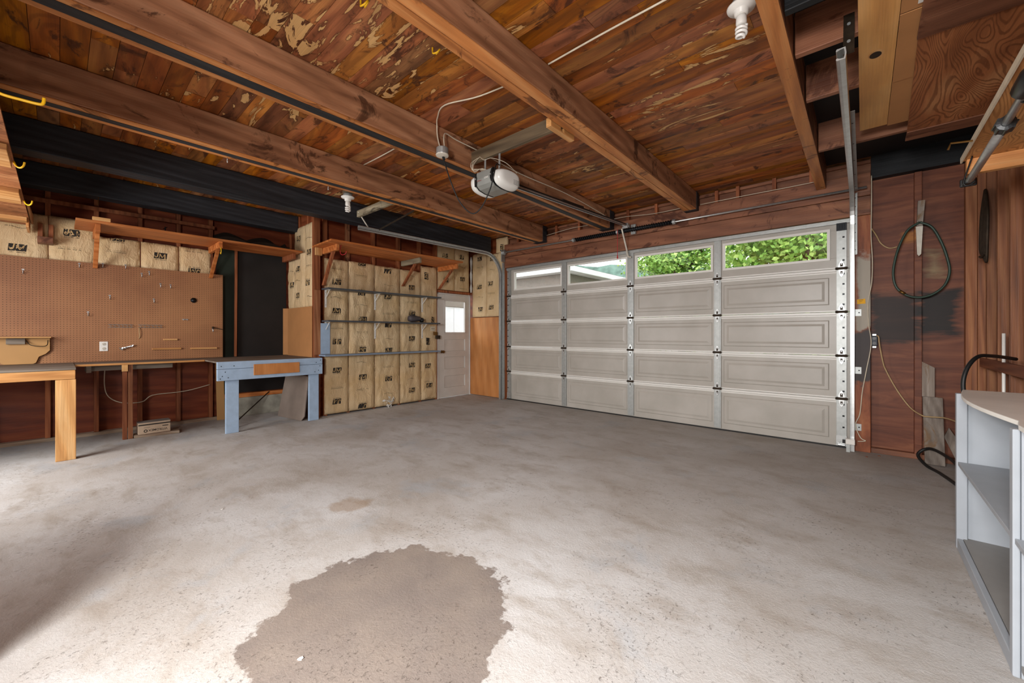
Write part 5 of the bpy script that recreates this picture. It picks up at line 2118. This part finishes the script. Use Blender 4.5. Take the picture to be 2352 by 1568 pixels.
mb.tube([p2_ - d_ * .09, p2_ - d_ * .06, p2_ + d_ * .06, p2_ + d_ * .1], [.018, .034, .034, .02], 14)
mb.build('handle', M['black_plastic'], th, smooth=True)
for y in (3.36, 2.3):
    mb = MB()
    zz = 2.115 if y > 3 else 2.1995
    mb.tube(smoothpath([(.452, y - .04, 2.1985), (.435, y - .04, 2.13), (.42, y - .04, 2.06), (.435, y - .04, 2.04), (.46, y - .04, 2.055)], 5), .004, 6)
    mb.build('hook', M['black'], th, smooth=True)
mb = MB()
mb.bar((.418, 2.98, 2.185), (.36, 2.98, 2.215), .02, .006, (0, 1, 0)) if False else mb.tube([(.418, 3.05, 2.196), (.345, 3.08, 2.216), (.335, 3.08, 2.185)], .005, 6)
tag(mb.build('small_hook', M['brass']), 'small brass screw hook on the edge of the pale overhead shelf', 'hook')

# ================================================================ RIGHT-HAND END OF THE GARAGE-DOOR WALL
th = thing('garden_hose_loop', 'dark green hose loop hanging from a wooden peg on the brown wall', 'hose', (.41, 5.48, 1.57))
loop = [(.411, 2.295), (.33, 2.235), (.27, 2.09), (.235, 1.93), (.226, 1.80), (.25, 1.68), (.32, 1.60), (.41, 1.573), (.50, 1.60), (.575, 1.68), (.605, 1.80), (.59, 1.93), (.55, 2.09), (.49, 2.235)]
mb = MB()
pts = [(x, 5.47, z) for x, z in loop] + [(loop[0][0], 5.47, loop[0][1])]
pts = smoothpath(pts, 6)
mb.tube(pts, .0105, 10)
mb.build('hose', M['green_hose'], th, smooth=True)
mb = MB()
mb.tube([(.272, 5.47, 1.645), (.31, 5.47, 1.612)], .013, 8)
mb.build('coupling', M['brass'], th, smooth=True)
th = thing('hose_peg', 'weathered wooden peg fixed on the wall stud carrying the green hose', 'peg', (.41, 5.5, 1.97))
mb = MB()
mb.hexa([(.388, 5.485, 2.2), (.428, 5.485, 2.2), (.447, 5.45, 2.50), (.398, 5.45, 2.50), (.388, 5.519, 2.2), (.428, 5.519, 2.2), (.447, 5.519, 2.50), (.398, 5.519, 2.50)])
mb.build('upper_piece', M['grey_wood'], th, bevel=.003)
mb = MB()
mb.prism([(.381, 2.25), (.43, 2.25), (.418, 1.985), (.402, 1.965), (.39, 1.985)], lambda a, b, t_: (a, t_, b), 5.43, 5.452)
mb.build('white_prongs', M['off_white'], th, bevel=.002)
th = thing('power_outlet', 'dark open outlet with chrome ears on the brown wall beside the jamb', 'outlet', (.07, 5.57, 1.1))
mb = MB()
mb.box(.064, .112, 5.535, 5.598, 1.10, 1.20)
mb.build('box', M['steel_dark'], th, bevel=.003)
mb = MB()
mb.box(.072, .104, 5.528, 5.534, 1.203, 1.222)
mb.box(.072, .104, 5.528, 5.534, 1.078, 1.097)
mb.build('mounting_ears', M['galv'], th, bevel=.002)
mb = MB()
for z in (1.125, 1.175):
    mb.lathe([(.015, -.006), (.015, 0)], (.088, 5.534, z), 'Y', 14)
mb.build('sockets', M['black_plastic'], th)
mb = MB()
mb.tube(smoothpath([(.104, 5.525, 1.205), (.12, 5.51, 1.19), (.126, 5.50, 1.118), (.15, 5.52, .95), (.174, 5.53, .856), (.253, 5.53, .666), (.345, 5.50, .505), (.42, 5.40, .45), (.464, 5.37, .448), (.56, 5.3, .46), (.62, 5.0, .47)], 6), .006, 7)
tag(mb.build('extension_cord', M['wire_tan'], smooth=True), 'tan cord sagging from the dark outlet towards the grey cabinet', 'cord')
mb = MB()
mb.tube(smoothpath([(.066, 5.492, 2.84), (.066, 5.495, 2.54), (.063, 5.495, 2.23), (.073, 5.495, 1.963), (.067, 5.495, 1.742), (.04, 5.495, 1.543), (.045, 5.495, 1.319), (.063, 5.495, 1.117), (.027, 5.495, .848), (-.005, 5.49, .621), (-.024, 5.49, .393), (-.058, 5.488, .275), (-.02, 5.488, .15), (.02, 5.488, .121), (-.04, 5.488, .105)], 6), .0045, 7)
tag(mb.build('thin_wire', M['wire_white'], smooth=True), 'thin white wire trailing down the painted jamb to the floor', 'wire')
mb = MB()
mb.tube(smoothpath([(.066, 5.5, 2.30), (.10, 5.55, 2.24), (.14, 5.58, 2.15), (.20, 5.585, 2.095), (.26, 5.585, 2.10)], 6), .006, 7)
tag(mb.build('short_cable', M['wire_tan'], smooth=True), 'short tan cable curving across the wall left of the hose loop', 'cable')
th = thing('sticky_note', 'yellow orange sticky note on the painted jamb beside the garage door', 'note', (-.01, 5.5, 1.53))
mb = MB()
mb.hexa([(-.045, 5.5005, 1.532), (.02, 5.5005, 1.535), (.02, 5.5045, 1.535), (-.045, 5.5045, 1.532), (-.047, 5.5005, 1.58), (.018, 5.5005, 1.586), (.018, 5.5045, 1.586), (-.047, 5.5045, 1.58)])
mb.build('paper', M['note'], th)
mb = MB()
fnn = lambda a, b: (a, 5.4999, b)
put_text(mb, 'SMOKE', -.014, 1.574, .034, .008, fnn, 0, .01, rot=math.pi)
put_text(mb, 'ON', -.016, 1.560, .022, .008, fnn, 0, .01, rot=math.pi)
mb.build('handwriting', M['ink_soft'], th)
th = thing('safety_sensor', 'small white safety sensor at the foot of the right door track', 'sensor', (-.09, 5.40, .08))
mb = MB()
mb.box(-.135, -.06, 5.36, 5.42, .085, .14)
mb.build('housing', M['white'], th, bevel=.006)
mb = MB()
mb.box(-.16, -.137, 5.375, 5.41, .09, .125)
mb.build('lens_end', M['black_plastic'], th, bevel=.002)
mb = MB()
mb.box(-.13, -.10, 5.385, 5.395, .002, .084)
mb.build('bracket', M['galv_matt'], th)

mb = MB()
mb.prism([(.428, .62), (.513, .62), (.513, .90), (.428, .955)], lambda a, b, t_: (a, t_, b), 5.50, 5.518)
tag(mb.build('wood_offcut', M['grey_wood'], bevel=.002), 'narrow grey offcut with a slanted top leaning behind a short plank', 'board', 'grey offcuts leaning by the brown wall')
mb = MB()
mb.hexa([(.434, 5.34, .012), (.565, 5.34, .012), (.565, 5.36, .012), (.434, 5.36, .012), (.43, 5.48, .622), (.563, 5.48, .622), (.563, 5.498, .622), (.43, 5.498, .622)])
tag(mb.build('wood_offcut', M['grey_wood'], bevel=.002), 'short wide weathered plank leaning against the brown wall', 'board', 'grey offcuts leaning by the brown wall')
mb = MB()
mb.hexa([(.66, 5.36, .006), (.75, 5.36, .06), (.75, 5.38, .06), (.66, 5.38, .006), (.568, 5.46, .26), (.60, 5.46, .35), (.60, 5.48, .35), (.568, 5.48, .26)])
tag(mb.build('wood_offcut', M['grey_wood'], bevel=.002), 'slanted dark offcut between the short plank and the grey cabinet', 'board', 'grey offcuts leaning by the brown wall')
HP = [(.60, 4.4, .16), (.585, 4.75, .145), (.55, 5.05, .16), (.46, 5.28, .17), (.385, 5.29, .10), (.43, 5.2, .03), (.50, 5.05, .014), (.57, 4.7, .013), (.60, 4.3, .013)]
mb = MB()
mb.tube(smoothpath(HP, 7), .0125, 9)
tag(mb.build('rubber_hose', M['black'], smooth=True), 'black rubber hose curling on the floor beside the grey cabinet', 'hose')
mb = MB()
mb.tube(smoothpath([(.49, 3.60, .70), (.455, 3.60, .88), (.468, 3.62, 1.0), (.52, 3.68, 1.08), (.60, 3.8, 1.085), (.735, 4.05, 1.06)], 7), .011, 9)
tag(mb.build('rubber_hose', M['black'], smooth=True), 'black hose arching up behind the grey cabinet to the right wall', 'hose')
mb = MB()
mb.tube([(.75, 4.43, .3), (.75, 4.43, 1.225)], .009, 10)
tag(mb.build('white_pipe', M['white'], smooth=True), 'thin white pipe standing between the right wall studs', 'pipe')
th = thing('hanging_cord_coil', 'dark brown cord coil hanging on the right wall under the overhead shelf', 'cord', (.745, 5.0, 1.8))
mb = MB()
for k in range(5):
    yo = 5.0 + (k - 2) * .035
    mb.tube(smoothpath([(.752, 5.0, 2.40), (.745, yo - .05 - .01 * k, 2.2), (.742, yo - .05, 1.95), (.745, yo, 1.80 + .02 * k), (.742, yo + .06, 1.95), (.745, yo + .04, 2.2), (.752, 5.0 + .02, 2.40)], 6), .009, 8)
mb.build('loops', M['rusty'], th, smooth=True)
mb = MB()
mb.tube(smoothpath([(.74, 4.9, 1.87), (.732, 5.0, 1.85), (.74, 5.12, 1.87)], 5), .01, 8)
mb.build('wrap', M['rusty'], th, smooth=True)

# ================================================================ GREY CABINET
cb = thing('grey_cabinet', 'low grey open cabinet with a pale worn top at the right edge', 'cabinet', (.58, 2.5, 0))
YB0, YB1 = 1.0, 3.42
mb = MB()
pts = []
N = 22
for k in range(N + 1):
    y = YB1 + .005 - (YB1 - YB0) * k / N
    s_ = (YB1 - y)
    x = .428 - .055 * math.sin(min(1, s_ / 1.1) * math.pi) * (1 if s_ < 1.1 else 0) - (.0 if s_ < 1.1 else .02)
    pts.append((x, y))
pts = [(.756, YB1 + .005)] + pts + [(.756, YB0)]
mb.prism(pts, lambda a, b, t_: (a, b, t_), .884, .902)
mb.build('top', M['cab_top'], cb, bevel=.003)
mb = MB()
mb.box(.445, .757, YB1 - .02, YB1, .001, .883)
mb.build('end_panel', M['cab'], cb, bevel=.002)
mb = MB()
mb.box(.40, .443, YB1 - .042, YB1, .001, .882)
mb.build('front_post', M['cab'], cb, bevel=.004)
mb = MB()
mb.box(.40, .419, 2.245, 2.285, .001, .882)
mb.box(.4205, .44, 2.245, 2.285, .001, .882)
mb.build('front_post', M['cab'], cb, bevel=.004)
mb = MB()
mb.box(.402, .425, 2.287, YB1 - .044, .002, .06)
mb.build('bottom_rail', M['cab'], cb, bevel=.003)
mb = MB()
mb.box(.4265, .757, 2.287, YB1 - .0205, .045, .062)
mb.build('bottom_shelf', M['cab_in'], cb)
mb = MB()
mb.box(.405, .757, 2.287, YB1 - .0435, .475, .495)
mb.build('middle_shelf', M['cab'], cb, bevel=.002)
mb = MB()
mb.box(.4415, .757, 2.255, 2.28, .001, .882)
mb.build('divider', M['cab'], cb)
mb = MB()
mb.box(.405, .757, YB0 + .02, 2.243, .475, .495)
mb.build('middle_shelf', M['cab'], cb, bevel=.002)
mb = MB()
mb.box(.42, .757, YB0 + .02, 2.243, .03, .05)
mb.build('bottom_shelf', M['cab_in'], cb)
mb = MB()
mb.box(.40, .757, YB0, YB0 + .02, .001, .883)
mb.build('near_panel', M['cab'], cb)
mb = MB()
mb.box(.7575, .763, YB0, YB1, .001, .883)
mb.build('back_panel', M['black_plastic'], cb)

# flakes and leaf bits on the floor
r = random.Random(11)
FL = [(-1.585, .60, 'white flake lying inside the damp patch near the camera'), (-3.35, .75, 'tiny pale flake on the bright floor left of the damp patch'), (.03, 5.3, 'brown leaf bit on the floor at the foot of the painted jamb'),
      (.12, 5.42, 'reddish leaf bit beside the brown wall sill'), (-5.72, 3.9, 'small white crumb on the floor below the torn insulation')]
for i, (x, y, lb) in enumerate(FL):
    mb = MB()
    s_ = .012 if i != 0 else .011
    q = [(x + s_ * r.uniform(.6, 1.2) * math.cos(k * 1.05), y + s_ * r.uniform(.6, 1.2) * math.sin(k * 1.05)) for k in range(6)]
    mb.prism(q, lambda a, b, t_: (a, b, t_), .0005, .004)
    tag(mb.build('floor_flake', M['foam'] if i in (0, 1, 4) else M['stud']), lb, 'flake', 'flakes scattered on the floor')

# low crate standing behind the camera's left edge; its shadow falls into the picture
th = thing('low_crate', 'low wooden crate just outside the left edge, casting its shadow on the floor', 'crate', (-2.47, -.55, 0))
mb = MB()
mb.box(-2.68, -2.262, -.95, -.28, .001, .67)
mb.build('body', M['fir_x'], th, bevel=.004)
mb = MB()
for z in (.06, .33, .61):
    mb.box(-2.261, -2.25, -.95, -.28, z - .045, z + .045)
mb.build('slats', M['fir_y'], th, bevel=.002)

for o in bpy.data.objects:
    if '_org' in o:
        del o['_org']
